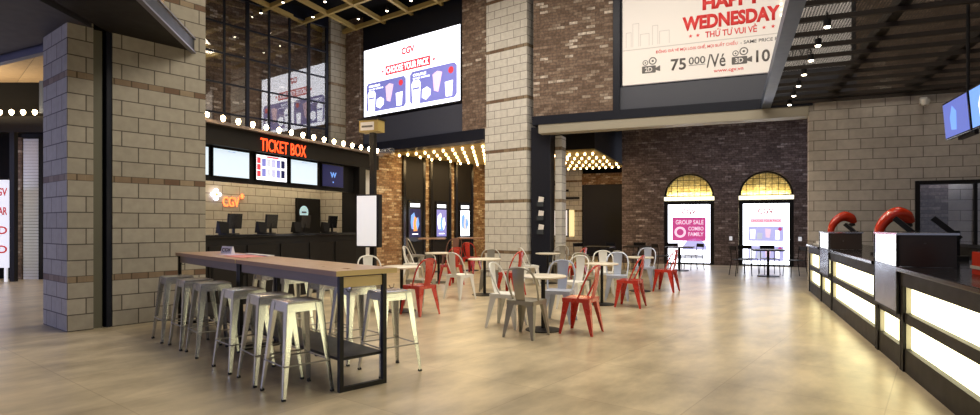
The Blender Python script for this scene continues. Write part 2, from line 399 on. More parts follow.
def strip(a0, a1, z0, z1): return MB().prism([(ax+nx*a0, ay+ny*a0), (ax+nx*a1, ay+ny*a1), (bx+nx*a1, by+ny*a1), (bx+nx*a0, by+ny*a0)], z0, z1)
struct('trim_4', strip(.002, .07, 4.06, 4.085), 'flange')
struct('trim_5', strip(.03, .045, 4.085, 4.275), 'steel_blue')
struct('trim_6', strip(.002, .07, 4.275, 4.295), 'flange')
struct('wall_upper_left', strip(-.55, -.30, 4.281, 8.4), 'brick_warm')

# upper wall left of the central pillar (holds the video screen)
struct('wall_video', MB().box(-7.55, 0, .12, .4, 4.1, 8.4), 'steel_blue', 'Q')
struct('wall_video_lower', MB().box(-6.68, -1.35, .08, .12, 4.1, 4.92), 'panel_blue', 'Q')
struct('wall_video_brick_left', MB().box(-7.48, -6.74, -.02, .12, 4.1, 8.4), 'brick', 'Q')
struct('wall_video_brick_right', MB().box(-2.22, -1.36, -.02, .12, 4.1, 8.4), 'brick', 'Q')
struct('trim_7', MB().box(-7.4, -1.42, -.05, .4, 3.79, 4.1), 'steel_blue', 'Q')
# central pillar
struct('wall_pillar_centre', MB().box(-1.41, 0, 0, .9, 0, 8.4), 'block_white', 'Q', 'pale block pillar in the centre')
# upper right wall
struct('wall_upper', MB().box(-4.72, -2.66, 14.12, 14.4, 4.2, 8.4), 'brick', 'R')
struct('wall_upper_backing', MB().box(-2.66, 2.42, 14.2, 14.4, 4.2, 8.4), 'steel_blue', 'R')
struct('wall_upper_right', MB().box(2.42, 9.0, 14.12, 14.4, 4.2, 8.4), 'brick', 'R')
struct('trim_8', MB().box(-2.66, -2.50, 14.04, 14.2, 4.2, 8.4), 'steel_blue', 'R')
struct('trim_9', MB().box(-2.50, 2.42, 14.12, 14.2, 4.2, 4.76), 'panel_blue', 'R')
struct('trim_10', MB().box(-4.72, 1.6, 14.0, 14.4, 3.98, 4.2), 'steel_blue', 'R')
struct('trim_11', MB().box(-4.55, 1.52, 14.02, 14.4, 3.76, 3.98), 'cream', 'R')
# block wall on the right and its window
wr = MB().box(1.53, 9, 14.07, 14.3, 2.31, 4.06).box(1.53, 3.42, 14.07, 14.3, 0, 2.31).box(4.9, 9, 14.07, 14.3, 0, 2.31).box(3.42, 4.9, 14.07, 14.3, 0, .9)
struct('wall_right', wr, 'block_plain', 'R')
struct('wall_side_right', MB().box(8.9, 9.1, 2, 14.07, 0, 8.4), 'block_plain', 'R')
w = MB().box(3.42, 3.50, 14.03, 14.3, .9, 2.31).box(4.82, 4.9, 14.03, 14.3, .9, 2.31).box(3.5, 4.82, 14.03, 14.3, 2.24, 2.31).box(3.5, 4.82, 14.03, 14.3, .9, .98).box(4.38, 4.43, 14.05, 14.1, .98, 2.24)
wo = struct('window_1', w, 'black', 'R')
wp = MB().box(3.5, 4.82, 14.12, 14.13, .98, 2.24).build('window_pane', 'winglass', wo)
struct('wall_behind_window', MB().box(3.0, 4.12, 14.6, 14.7, 0, 3.7), 'brick_dark', 'R')
struct('wall_behind_window_right', MB().box(4.12, 5.4, 14.6, 14.7, 0, 3.7), 'block_plain', 'R')

# arch wall
def arch_wall():
    mb = MB(); Y0, Y1 = 21.9, 22.3; top = 5.4; sp = 2.42; r = .86; cs = (-1.43, 1.085)
    xs = [-3.81]
    for c in cs: xs += [c-r*math.cos(PI*i/24) for i in range(25)]
    xs.append(6.0)
    def lo(x):
        for c in cs:
            if abs(x-c) <= r+1e-6: return sp+math.sqrt(max(0, r*r-(x-c)**2))
        return 0
    for i, (a, b) in enumerate(zip(xs, xs[1:])):
        mid = (a+b)/2; inside = any(abs(mid-c) < r for c in cs)
        la, lb = (lo(a), lo(b)) if inside else (0, 0)
        mb.prism([(a, la), (b, lb), (b, top), (a, top)], Y0, Y1, 'y')
    return mb
struct('wall_arches', arch_wall(), 'brick_dark', 'R', 'brown brick wall with two arches')
struct('wall_arches_back', MB().box(-2.5, 2.2, 22.42, 22.5, 0, 3.6), 'brick_tan', 'R')
for ti, c in enumerate((-1.43, 1.085)):
    mb = MB(); n = 27
    for i in range(n):
        a0 = PI*(i+.12)/n; a1 = PI*(i+.88)/n
        q = [(c+rr*math.cos(a), 2.42+rr*math.sin(a)) for rr, a in ((.885, a0), (1.09, a0), (1.09, a1), (.885, a1))]
        mb.prism(q, 21.885, 21.9, 'y')
    struct('trim_%d' % (12+ti), mb, 'brick_dark', 'R')
struct('ceiling_back', MB().prism([wpt('Q', -6.3, .41), wpt('Q', 0, .41), wpt('R', -4.7, 14.41), wpt('R', 9, 14.41), wpt('R', 9, 27), wpt('R', -10, 27), wpt('Q', -6.3, 9)], 5.41, 5.5), 'ceil', 'W')
struct('wall_arches_right', MB().box(5.9, 6.0, 14.3, 21.9, 0, 5.4), 'brick_dark', 'R')
# far back wall behind the opening
struct('wall_back', MB().box(-9.5, -4.0, 26.0, 26.2, 0, 5.4), 'ceil', 'R')
struct('wall_back_block', MB().box(-7.8, -6.30, 25.8, 26.0, 0, 4.4), 'block_white', 'R')
struct('trim_14', MB().box(-6.30, -4.2, 25.8, 26.0, 3.25, 3.75), 'brick_warm', 'R')
struct('trim_15', MB().box(-6.30, -4.2, 25.9, 25.99, 0, 3.25), 'black', 'R')
# columns right of the central pillar
struct('trim_16', MB().box(-4.86, -4.34, 14.35, 14.75, 0, 3.98), 'steel_blue', 'R')
struct('wall_column_block', MB().box(-4.28, -4.1, 14.6, 15.0, 0, 3.76), 'block_white', 'R')
# brick wall with the tall poster bays
FX = -5.97
struct('wall_posters', MB().box(FX-.3, FX, -.9, .405, 0, 3.78).box(FX-.3, FX, .405, 8.6, 0, 5.4), 'brick_warm', 'Q')
# wall above the ticket box with the steel grid window
struct('wall_grid', MB().box(-8.3, -8.0, -6.6, 0, 3.4, 8.4), 'brick', 'Q')
struct('wall_grid_pier', MB().box(-8.0, -7.5, -.62, .12, 3.2, 8.4), 'block', 'Q')
w = MB(); gx = -7.62
for i in range(9):
    y = -.70-i*.70; t_ = .05 if i % 3 == 1 or i == 0 else .028
    w.box(gx-.03, gx+.03, y-t_, y+t_, 3.2, 8.1)
for k in range(7):
    z = 8.06-k*.86; w.box(gx-.02, gx+.02, -6.35, -.7, z-.025, z+.025)
w.box(gx-.05, gx+.05, -6.35, -.66, 8.02, 8.4)
wo = struct('window_2', w, 'steel_blue', 'Q')
MB().box(gx-.008, gx-.002, -6.35, -.7, 3.2, 8.05).build('window_pane', 'winglass', wo)

# far left corridor
struct('wall_corridor', MB().box(-18, -10.2, 15.25, 15.4, 0, 5.3), 'ceil', 'W')
struct('wall_corridor_pier', MB().box(-12.45, -12.22, 15.0, 15.25, 0, 3.7), 'brick', 'W')
struct('ceiling_corridor', MB().box(-20, -8.5, 9.4, 15.25, 5.2, 5.3), 'plank', 'W')
struct('trim_17', MB().prism([(-6.62, 8.55), (-14, 12.25), (-14.05, 12.38), (-6.66, 8.68)], 4.0, 4.28), 'flange', 'W')
struct('wall_hall_left', MB().box(-18.2, -18, -6, 15.4, 0, 8.4), 'block_plain', 'W')

# ochre lattice on the hall ceiling
def bar_between(mb, p, q, w_, z0, z1):
    d = Vector((q[0]-p[0], q[1]-p[1])); d.normalize(); n = Vector((-d.y, d.x))*w_/2
    mb.prism([(p[0]+n.x, p[1]+n.y), (q[0]+n.x, q[1]+n.y), (q[0]-n.x, q[1]-n.y), (p[0]-n.x, p[1]-n.y)], z0, z1)
lt = MB()
for i in range(-3, 6):   # along the counter direction
    x0, y0 = -5.2+i*1.35*.95, 17.6-i*.1
    s0 = -8; s1 = 2.2
    bar_between(lt, (x0+.3875*s0, y0+.9219*s0), (x0+.3875*s1, y0+.9219*s1), .10, 7.95, 8.08)
for i in range(-6, 2):
    x0, y0 = -4.3+.616*i*1.4, 17.3+.788*i*1.4
    bar_between(lt, (x0-.788*4.5, y0+.616*4.5), (x0+.788*5, y0-.616*5), .10, 7.951, 8.079)
struct('trim_18', lt, 'gold', 'W')

# open mesh ceiling on the right
struct('trim_19', MB().box(.604, .786, 1.5, 13.99, 3.98, 4.16), 'beam_blue', 'R')
mc = thing('mesh_ceiling', 'dark expanded metal mesh ceiling hung over the counter on the right', 'ceiling', 'R', 0, 0, 0)
MB().box(.80, 8.9, 1.5, 14.0, 4.10, 4.103).build('mesh_panel', 'mesh', mc)
m2 = MB()
for k in range(21): y = 1.6+k*.62; m2.box(.79, 8.9, y-.03, y+.03, 4.03, 4.09)
m2.build('cross_bars', 'darkbar', mc)
m2 = MB()
for k in range(6): x = 1.95+k*1.35; m2.box(x-.07, x+.07, 1.5, 14.0, 4.12, 4.26)
m2.build('carrier_beams', 'darkbar', mc)

# ------------------------------------------------------------------ ticket box
def Tx(px, X):  # distance along the ticket booth of a point on the plane X seen at bearing px
    u = (px-490)/575; d = X/(.3875-.9219*u); return (.9219+.3875*u)*d
tb = thing('ticket_booth_counter', 'long black counter of the ticket booth beneath the red lettering', 'counter', 'T', 6.9, 8.05, 0)
MB().box(0, 4.35, 0, .06, 0, 1.2).build('front_panel', 'black', tb)
fp = MB()
for k in range(5): fp.box(.12+k*.83, .12+k*.83+.75, -.02, 0, .12, 1.06)
fp.build('raised_panels', 'soffit_black', tb, .004)
MB().box(-.02, 4.34, -.04, .5, 1.2, 1.25).build('worktop', 'blackgloss', tb, .008)
struct('wall_booth_back', MB().box(7.3, 11.45, 9.35, 9.55, 0, 3.1), 'block_booth', 'T')
struct('wall_booth_end', MB().box(11.45, 11.6, 8.6, 9.55, 0, 3.1), 'block_booth', 'T')
struct('trim_20', MB().box(11.25, 11.5, 8.05, 8.55, 0, 2.78), 'black', 'T')
struct('trim_21', MB().box(11.62, 12.05, 8.3, 8.75, 0, 3.2), 'white', 'T')
struct('ceiling_booth', MB().box(7.1, 12.0, 8.41, 9.55, 3.1, 3.18), 'soffit_black', 'T')
# door in booth
DX0, DX1 = Tx(297, 9.3), Tx(320, 9.3); dd = MB().box(DX0, DX1, 9.29, 9.35, 0, 2.05)
do = struct('door_1', dd, 'black', 'T')
decal(circ(Tx(303.5, 9.3), 1.72, .15, 28), 'round_sticker', mat('pale_blue_sticker', (.5, .75, .85), .5, emit=(.5, .75, .85), es=.5), do, 9.288)
decal([(Tx(303.5, 9.3)-.08, 1.70), (Tx(303.5, 9.3)+.08, 1.70), (Tx(303.5, 9.3)+.08, 1.74), (Tx(303.5, 9.3)-.08, 1.74)], 'sticker_line', 'ink_grey', do, 9.283)
# fascia / awning
aw = thing('ticket_box_awning', 'dark awning over the ticket booth edged with glowing bulbs', 'awning', 'T', 6.85, 8.05, 0)
MB().box(0, 5.2, 0, .3, 2.78, 3.12).build('fascia', 'soffit_black', aw)
MB().box(0, 5.25, -.1, .35, 3.12, 3.17).build('top_rail', 'wood_apron', aw)
nb = 16
for k in range(nb):
    x = .10+k*.33
    MB().cyl(x, -.05, 3.17, 3.205, .03, 10).build('bulb_socket', 'darkbar', aw) if k == 0 else None
b0 = MB().lathe([(0, -.03), (.022, -.02), (.036, .012), (.041, .042), (.029, .07), (0, .085)], 0, 0, 12).build('bulb', 'e_bulb', aw, smooth=True)
b0.location = (.10, -.05, 3.21)
for k in range(1, nb):
    c = b0.copy(); C.objects.link(c); c.parent = aw; c.location = (.10+k*.33, -.05, 3.21)
ls = thing('ticket_box_lettering', 'glowing red capital letters TICKET BOX on the dark awning', 'sign', 'T', 7.9, 8.0, 2.80)
text('TICKET BOX', .27, 1.50, .0, .24, 'e_redneon', ls, .045, .012, .004)
bd = thing('screen_fascia_band', 'long black band behind the hanging ticket screens', 'panel', 'T', 6.95, 8.12, 0)
MB().box(0, 4.5, .1, .18, 2.18, 2.78).build('board', 'black', bd)
# ticket screens
def ticket_screen(x0, x1, label, kind):
    o = thing('ticket_screen', label, 'screen', 'T', x0, 8.17, 2.27, group=None); w_ = x1-x0
    MB().box(-.02, w_+.02, 0, .045, -.02, .50).build('bezel', 'blackgloss', o, .004)
    if kind == 'plain':
        decal([(0, 0), (w_, 0), (w_, .47), (0, .47)], 'display', 'e_screen', o, -.001, .003)
        decal([(.02, .415), (w_-.02, .415), (w_-.02, .42), (.02, .42)], 'header_line', 'e_grey', o, -.004, .002)
        text('LỊCH CHIẾU', w_*.4, w_*.6, .43, .455, 'e_violet', o, -.004, .002)
    elif kind == 'grid':
        decal([(0, 0), (w_, 0), (w_, .47), (0, .47)], 'display', 'e_white', o, -.001, .003)
        for i in range(3): decal([(.01, .06+i*.125), (.1, .06+i*.125), (.1, .17+i*.125), (.01, .17+i*.125)], 'red_column', 'e_red', o, -.004, .002)
        decal([(.25, .43), (w_*.72, .43), (w_*.72, .46), (.25, .46)], 'header', 'e_red', o, -.004, .002)
        for i in range(2):
            for j in range(5):
                x = .13+j*.125; z = .07+i*.19
                decal([(x, z), (x+.1, z), (x+.1, z+.15), (x, z+.15)], 'film_tile', ('e_violet', 'e_grey', 'e_lilac', 'e_violet', 'e_navy')[j], o, -.004, .002)
    else:
        decal([(0, 0), (w_, 0), (w_, .47), (0, .47)], 'display', 'e_navy', o, -.001, .003)
        text('W', w_*.36, w_*.66, .20, .32, 'e_sky', o, -.004, .002, .03)
        decal(circ(w_*.5, .1, .02, 12), 'dot', 'e_sky', o, -.004, .002)
    return o
ticket_screen(Tx(200.5, 8.17), Tx(208.3, 8.17), 'partly hidden first ticket screen beside the block pillar', 'plain')
ticket_screen(Tx(213.5, 8.17), Tx(249, 8.17), 'pale blank ticket screen above the neon logo', 'plain')
ticket_screen(Tx(256.5, 8.17), Tx(286.5, 8.17), 'ticket screen with red and violet film listing under the red lettering', 'grid')
ticket_screen(Tx(291, 8.17), Tx(317, 8.17), 'pale blank ticket screen right of the film listing', 'plain')
ticket_screen(Tx(322.5, 8.17), Tx(343, 8.17), 'dark navy ticket screen showing a glowing W', 'w')
# neon logo
ng = thing('neon_logo', 'glowing orange CGV neon logo with white flower on booth wall', 'sign', 'T', Tx(211, 9.3), 9.345, 0)
W1 = Tx(245, 9.3)-Tx(211, 9.3)
u0 = 12.6
text('CGV', .38*W1, .86*W1, 1.79, 1.985, 'e_neonorange', ng, 0, .015, .0)
fl = MB()
for k in range(4):
    a = PI/4+k*PI/2+PI/4; fl.prism(circ(.16*W1+.075*math.cos(a), 2.02+.075*math.sin(a), .036, 10), -.05, 0, 'y')
fl.build('flower', 'e_neonwhite', ng)
decal(circ(.16*W1, 2.02, .028, 10), 'flower_centre', 'e_neonorange', ng, 0, .06)
st = []
for i in range(8):
    rr = .05 if i % 2 == 0 else .02; st.append((.93*W1+rr*math.sin(i*PI/4), 2.01+rr*math.cos(i*PI/4)))
decal(st, 'spark', 'e_neonorange', ng, 0, .05)
# ticket terminals
def terminal(x, label):
    o = thing('ticket_terminal', label, 'computer', 'T', x, 8.42, 1.25)
    MB().box(-.15, .15, -.1, .1, 0, .02).build('base', 'black', o, .004)
    MB().box(.09, .12, -.02, .02, .02, .2).build('post', 'black', o)
    m = MB().box(-.18, .18, -.02, .02, -.14, .14).build('monitor', 'blackgloss', o, .006); m.location = (.13, 0, .24); m.rotation_euler = (.1, 0, .15)
    m = MB().hexa([(-.09, -.07, 0), (.09, -.07, 0), (.09, .07, 0), (-.09, .07, 0)], [(-.12, -.04, .22), (.12, -.04, .20), (.12, 0, .20), (-.12, 0, .22)]).build('touch_screen', 'black', o, .008)
    m.location = (-.15, 0, .02)
    return o
for px, lb in ((229, 'black ticket terminal under the neon logo'), (266.5, 'black ticket terminal left of the dark booth door'),
               (301, 'black ticket terminal in front of the dark booth door'), (329, 'black ticket terminal nearest the right end of the booth')):
    terminal(Tx(px, 8.42), lb)

# ------------------------------------------------------------------ big video screen
vs = thing('video_screen', 'large bright video screen with blue combo panels on the upper wall', 'screen', 'Q', -6.6, .05, 5.02)
MB().box(-.05, 4.29, 0, .07, -.05, 2.25).build('frame', 'black', vs, .006)
decal([(0, 0), (4.24, 0), (4.24, 2.2), (0, 2.2)], 'display', 'e_video', vs, -.001, .004)
text('CGV', 1.80, 2.38, 1.74, 1.97, 'e_red', vs, -.006, .003, 0.05)
decal([(1.05, 1.22), (3.05, 1.22), (3.05, 1.52), (1.05, 1.52)], 'banner', 'e_red', vs, -.006, .003)
text('CHOOSE YOUR PACK', 1.11, 2.99, 1.27, 1.47, 'e_video', vs, -.010, .003, .02)
for cx in (.93, 3.2):
    st = [(cx+(.08 if i % 2 == 0 else .035)*math.sin(i*PI/5), 1.37+(.08 if i % 2 == 0 else .035)*math.cos(i*PI/5)) for i in range(10)]
    decal(st, 'star', 'e_red', vs, -.006, .003)
def combo(x0, x1, z0, z1, parent, big):
    k = (x1-x0)
    nt = .09*(z1-z0)/.95
    o = decal([(x0+nt, z0), (x1-nt, z0), (x1, z0+nt), (x1, z1-nt), (x1-nt, z1), (x0+nt, z1), (x0, z1-nt), (x0, z0+nt)], 'combo_panel', 'e_violet', parent, -.006, .003)
    h = z1-z0
    def P(pts, nm, mm, y=-.010): return decal([(x0+a*k, z0+b*h) for a, b in pts], nm, mm, o, y, .003)
    P([(.06, .02), (.22, .02), (.24, .62), (.20, .72), (.08, .72), (.04, .62)], 'drink_cup', 'e_video')
    P([(.06, .44), (.22, .44), (.22, .50), (.06, .50)], 'cup_stripe', 'e_violet', -.014)
    P([(.27, .16), (.36, .08), (.45, .2), (.46, .36), (.38, .46), (.28, .40)], 'popcorn_pile', 'e_video')
    P([(.53, .30), (.62, .24), (.66, .5), (.70, .80), (.60, .86), (.50, .78)], 'tall_tub', 'e_pinkl')
    P([(.78, .06), (.90, .06), (.92, .50), (.76, .48)], 'bottle', 'e_video')
    decal(circ(x0+.88*k, z0+.80*h, .1*h, 14), 'price_badge', 'e_red', o, -.010, .003)
    text(big, x0+.07*k, x0+.36*k, z0+.84*h, z0+.92*h, 'e_video', o, -.010, .003, .02)
    text('SAVE MORE', x0+.07*k, x0+.44*k, z0+.75*h, z0+.80*h, 'e_video', o, -.010, .003, .01)
combo(.12, 2.0, .12, 1.08, vs, 'COMBO')
combo(2.18, 4.12, .12, 1.14, vs, 'COUPLE')

# ------------------------------------------------------------------ HAPPY WEDNESDAY banner
hb = thing('promotion_banner', 'huge backlit pale banner reading HAPPY WEDNESDAY high on the wall', 'sign', 'R', -2.44, 14.1, 4.80)
hw = 4.76
MB().box(0, hw, 0, .09, 0, 2.9).build('banner_face', 'e_sign', hb)
def B(x): return x+2.44
def Z(z): return z-4.80
text('HAPPY', B(-.62), B(.62), Z(6.36), Z(6.68), 'ink_red', hb, -.001, .004, .05)
text('WEDNESDAY', B(-1.06), B(.98), Z(5.93), Z(6.26), 'ink_red', hb, -.001, .004, .05)
text('THỨ TƯ VUI VẺ', B(-.56), B(.52), Z(5.72), Z(5.91), 'ink_red', hb, -.001, .004, .02)
for cx in (-.88, -.72, .66, .84):
    st = [(B(cx)+(.045 if i % 2 == 0 else .02)*math.sin(i*PI/5), Z(5.80)+(.045 if i % 2 == 0 else .02)*math.cos(i*PI/5)) for i in range(10)]
    decal(st, 'star', 'ink_red', hb, -.001, .004)
decal([(0, Z(5.625)), (hw, Z(5.625)), (hw, Z(5.645)), (0, Z(5.645))], 'divider_line', 'ink_faint', hb, -.001, .004)
text('ĐỒNG GIÁ VÉ MỌI LOẠI GHẾ, MỌI SUẤT CHIẾU', B(-1.66), B(.12), Z(5.47), Z(5.585), 'ink_red', hb, -.001, .004, .01)
text('- SAME PRICE FOR ANY', B(.18), B(1.35), Z(5.485), Z(5.56), 'ink_grey', hb, -.001, .004, .005)
text('75', B(-1.32), B(-.98), Z(5.04), Z(5.31), 'ink_grey', hb, -.001, .004, .02)
text('000', B(-.92), B(-.56), Z(5.14), Z(5.31), 'ink_grey', hb, -.001, .004, .01)
decal([(B(-.92), Z(5.115)), (B(-.56), Z(5.115)), (B(-.56), Z(5.125)), (B(-.92), Z(5.125))], 'underline', 'ink_grey', hb, -.001, .004)
text('/Vé', B(-.53), B(-.13), Z(5.03), Z(5.33), 'ink_grey', hb, -.001, .004, .01)
text('10', B(.50), B(.78), Z(5.04), Z(5.31), 'ink_grey', hb, -.001, .004, .02)
text('000/Vé', B(.86), B(1.6), Z(5.04), Z(5.31), 'ink_grey', hb, -.001, .004, .01)
text('www.cgv.vn', B(-.38), B(.24), Z(4.88), Z(4.96), 'ink_red', hb, -.001, .004, .01)
for cx, s_ in ((-1.98, '2D'), (.0, '3D')):
    x = B(cx); z = Z(5.04)
    o = decal(rrect(x, x+.32, z, z+.17, .02), 'camera_icon', 'ink_grey', hb, -.001, .004)
    decal([(x+.32, z+.06), (x+.42, z+.02), (x+.42, z+.16), (x+.32, z+.11)], 'lens', 'ink_grey', o, -.001, .004)
    for rx, rz, rr in ((.08, .25, .065), (.25, .28, .09)):
        mb = MB(); n = 24
        for i in range(n):
            a, b = 2*PI*i/n, 2*PI*(i+1)/n
            mb.prism([(x+rx+q*math.cos(t_), z+rz+q*math.sin(t_)) for q, t_ in ((rr, a), (rr, b), (rr*.74, b), (rr*.74, a))], -.005, -.001, 'y')
        mb.build('film_reel', 'ink_grey', o); decal(circ(x+rx, z+rz, rr*.3, 10), 'reel_hub', 'ink_grey', o, -.001, .004)
    text(s_, x+.07, x+.24, z+.03, z+.14, 'e_sign', o, -.005, .003, .02)
fnt = MB()
for x, h, w_ in ((.08, .35, .12), (.24, .55, .14), (.42, .28, .2), (.70, .45, .12), (.86, .3, .22)):
    for q in (MB,):
        fnt.box(x, x+.012, -.004, -.001, Z(5.7), Z(5.7)+h).box(x+w_, x+w_+.012, -.004, -.001, Z(5.7), Z(5.7)+h).box(x, x+w_+.012, -.004, -.001, Z(5.7)+h, Z(5.7)+h+.012)
fnt.build('faint_skyline', 'ink_faint', hb)
for k in range(6):
    decal(circ(B(1.0), Z(6.02+k*.12), .028, 8), 'bulb', 'e_band', hb, -.001, .03)

# ------------------------------------------------------------------ arch lightboxes
def lightbox(cx, label, kind):
    o = thing('arch_lightbox', label, 'lightbox', 'R', cx, 21.95, 0)
    MB().box(-.85, -.72, 0, .3, 0, 2.28).box(.72, .85, 0, .3, 0, 2.28).box(-.72, .72, 0, .3, 2.16, 2.28).box(-.72, .72, 0, .3, 0, .06).build('frame', 'black', o)
    MB().box(-.72, .72, .04, .1, .06, 2.16).build('display', 'e_box', o)
    MB().box(-.855, .855, -.02, .25, 2.29, 2.44).build('lit_band', 'e_band', o)
    decal([(-.86, 2.28), (.86, 2.28), (.86, 2.3), (-.86, 2.3)], 'band_edge', 'black', o, -.021, .01)
    text('CGV', -.07, .07, 2.34, 2.40, 'ink_red', o, -.021, .002)
    # arched window above
    mb = MB(); n = 26
    for i in range(n):
        a, b = PI*i/n, PI*(i+1)/n
        mb.prism([(q*math.cos(t_), 2.44+q*math.sin(t_)) for q, t_ in ((.855, a), (.855, b), (.79, b), (.79, a))], .02, .2, 'y')
    mb.build('arch_frame', 'black', o)
    mb = MB()
    for k in range(-3, 4):
        x = k*.2; h = math.sqrt(.8**2-x*x); mb.box(x-.009, x+.009, .1, .12, 2.44, 2.44+h)
    for z in (.2, .4, .6):
        h = math.sqrt(.8**2-z*z); mb.box(-h, h, .1, .12, 2.44+z-.009, 2.44+z+.009)
    mb.build('muntins', 'black', o)
    text('CGV', -.25, .25, 1.80, 2.0, 'ink_red', o, .039, .006, .04)
    if kind == 'pink':
        p = decal(rrect(-.58, .58, .84, 1.70, .06), 'poster_square', 'e_pink', o, .038, .002)
        text('GROUP SALE', -.46, .5, 1.44, 1.60, 'e_pinkl', p, .035, .002, .02)
        text('COMBO', -.02, .5, 1.22, 1.36, 'e_pinkl', p, .035, .002, .02)
        text('FAMILY', -.02, .5, 1.02, 1.16, 'e_pinkl', p, .035, .002, .02)
        decal(circ(-.3, 1.16, .2), 'round_badge', 'e_pinkl', p, .035, .002); decal(circ(-.3, 1.16, .12), 'round_badge_centre', 'e_pink', p, .033, .002)
        decal(circ(.2, .1+.42, .42, 20, 0, PI, False), 'lilac_dome', 'e_lilac', o, .038, .002)
        decal([(-.5, .2), (.5, .2), (.5, .34), (-.5, .34)], 'pale_strip', 'e_grey', o, .036, .002)
    else:
        decal([(-.50, 1.50), (.50, 1.50), (.50, 1.64), (-.50, 1.64)], 'banner', 'e_pinkl', o, .038, .002)
        text('CHOOSE YOUR PACK', -.46, .46, 1.53, 1.61, 'e_red', o, .035, .002, .01)
        for z in (.86, .18):
            p = decal(rrect(-.56, .56, z, z+.52, .06), 'combo_panel', 'e_lilac', o, .038, .002)
            decal([(-.48, z+.08), (-.34, z+.08), (-.32, z+.4), (-.5, z+.4)], 'drink_cup', 'e_white', p, .035, .002)
            decal([(-.28, z+.06), (-.12, z+.08), (-.1, z+.28), (-.26, z+.3)], 'popcorn_pile', 'e_grey', p, .035, .002)
            decal([(0, z+.14), (.12, z+.12), (.16, z+.42), (-.02, z+.44)], 'tall_tub', 'e_pinkl', p, .035, .002)
            decal([(.3, z+.06), (.42, z+.06), (.42, z+.38), (.3, z+.38)], 'bottle', 'e_white', p, .035, .002)
            decal(circ(.44, z+.42, .06), 'price_badge', 'e_pink', p, .033, .002)
    return o
lightbox(-1.43, 'tall lightbox with a pink poster under the left brick arch', 'pink')
lightbox(1.085, 'tall lightbox with two lilac combo panels under the right brick arch', 'combo')
for cx in (-1.43, 1.085):
    p = wpt('R', cx, 22.36); area('arch_lamp', (p[0], p[1], 2.5), 1.5, 19, (1, .78, .26), rot=(PI, 0, AR), sy=.08)
# small wall signs beside arches
for i, (x, lb) in enumerate(((.02-.05, 'small white wall plate between the two arches'), (2.12, 'small white wall plate right of the right arch'))):
    tag(MB().box(-.05, .05, -.02, 0, -.07, .07).build('wall_plate', 'e_light', None, .004), lb, 'plate', f='R', x=x, y=21.899, z=.95)

# ------------------------------------------------------------------ poster bays on the warm brick wall (M frame: x=Q y, y=-Q x)
def bay(x0, x1, label, cols):
    o = thing('poster_bay', label, 'poster case', 'M', x0, -FX-.001-.06, 0); w_ = x1-x0
    MB().box(0, w_, 0, .05, 0, 3.8).build('panel', 'black', o)
    MB().box(-.05, .06, -.03, .05, 0, 3.85).box(w_-.06, w_+.05, -.03, .05, 0, 3.85).box(-.05, w_+.05, -.03, .05, 3.8, 3.9).build('frame', 'blackgloss', o)
    MB().box(.06, w_-.06, -.01, 0, 2.3, 3.8).build('upper_panel', 'soffit_black', o)
    a, b = w_*.5-.26, w_*.5+.26
    MB().box(a-.05, b+.05, -.04, 0, .85, 2.28).build('case', 'blackgloss', o)
    p = decal([(a, 1.0), (b, 1.0), (b, 1.98), (a, 1.98)], 'poster', cols[0], o, -.041, .003)
    decal([(a+.03, 2.05), (b-.03, 2.05), (b-.03, 2.17), (a+.03, 2.17)], 'lit_header', 'e_video', o, -.041, .003)
    c = (a+b)/2
    decal([(c-.17, 1.28), (c+.1, 1.24), (c+.2, 1.45), (c+.14, 1.7), (c+.02, 1.62), (c-.05, 1.86), (c-.2, 1.75), (c-.22, 1.5)], 'picture', cols[1], p, -.045, .002)
    decal([(c-.08, 1.2), (c+.1, 1.22), (c+.03, 1.45), (c+.07, 1.66), (c-.04, 1.72), (c-.09, 1.5)], 'figure', cols[2], p, -.048, .002)
    decal([(a+.12, 1.09), (b-.12, 1.09), (b-.12, 1.12), (a+.12, 1.12)], 'title_line', 'e_video', p, -.045, .002)
    return o
def Mx(px):  # along the warm wall
    u = (px-490)/575; return ((u*19.7+3.01)/(.616-.788*u))+1.17
bay(Mx(403), Mx(423), 'leftmost tall poster case with blue and orange film poster on brick', ('e_navy', 'e_sky', 'e_orange', 'TITANS'))
bay(Mx(430), Mx(449), 'middle tall poster case with blue and white film poster on brick', ('e_violet', 'e_video', 'e_sky', 'SKY'))
bay(Mx(455), Mx(471), 'rightmost tall poster case with pale film poster on brick', ('e_video', 'e_sky', 'e_grey', 'ICE'))

# ------------------------------------------------------------------ marquee ceilings
def marquee(name, label, f, x0, x1, y0, y1, z, nx_, ny_, h=.2):
    o = thing(name, label, 'light', f, x0, y0, z)
    MB().box(0, x1-x0, 0, y1-y0, 0, .05).build('tray', 'gold', o); MB().box(0, x1-x0, 0, y1-y0, .051, h+.06).build('housing', 'black', o)
    b = MB().lathe([(0, -.09), (.03, -.075), (.04, -.045), (.022, 0), (0, 0)], 0, 0, 10).build('bulb', 'e_bulb2', o, smooth=True)
    first = True
    for i in range(nx_):
        for j in range(ny_):
            c = b if first else b.copy()
            if not first: C.objects.link(c); c.parent = o
            first = False
            c.location = ((x1-x0)*(i+.25+.5*(j % 2))/nx_, (y1-y0)*(j+.5)/ny_, 0)
    return o
marquee('marquee_ceiling', 'glowing bulb studded ceiling in front of the tall poster cases', 'Q', -5.9, -1.5, .5, 5.2, 3.8, 11, 6)
marquee('marquee_ceiling', 'glowing bulb studded canopy hanging before the dark far opening', 'R', -7.2, -4.05, 18.3, 24.2, 3.82, 12, 5, 1.3)
p = wpt('Q', -3.9, 2.5); area('marquee_lamp', (p[0], p[1], 3.66), 3.5, 150, (1, .74, .40), rot=(0, 0, FR['Q'][1]))
p = wpt('R', -5.6, 21); area('marquee_lamp', (p[0], p[1], 3.68), 2.5, 60, (1, .74, .40), rot=(0, 0, AR), sy=5)
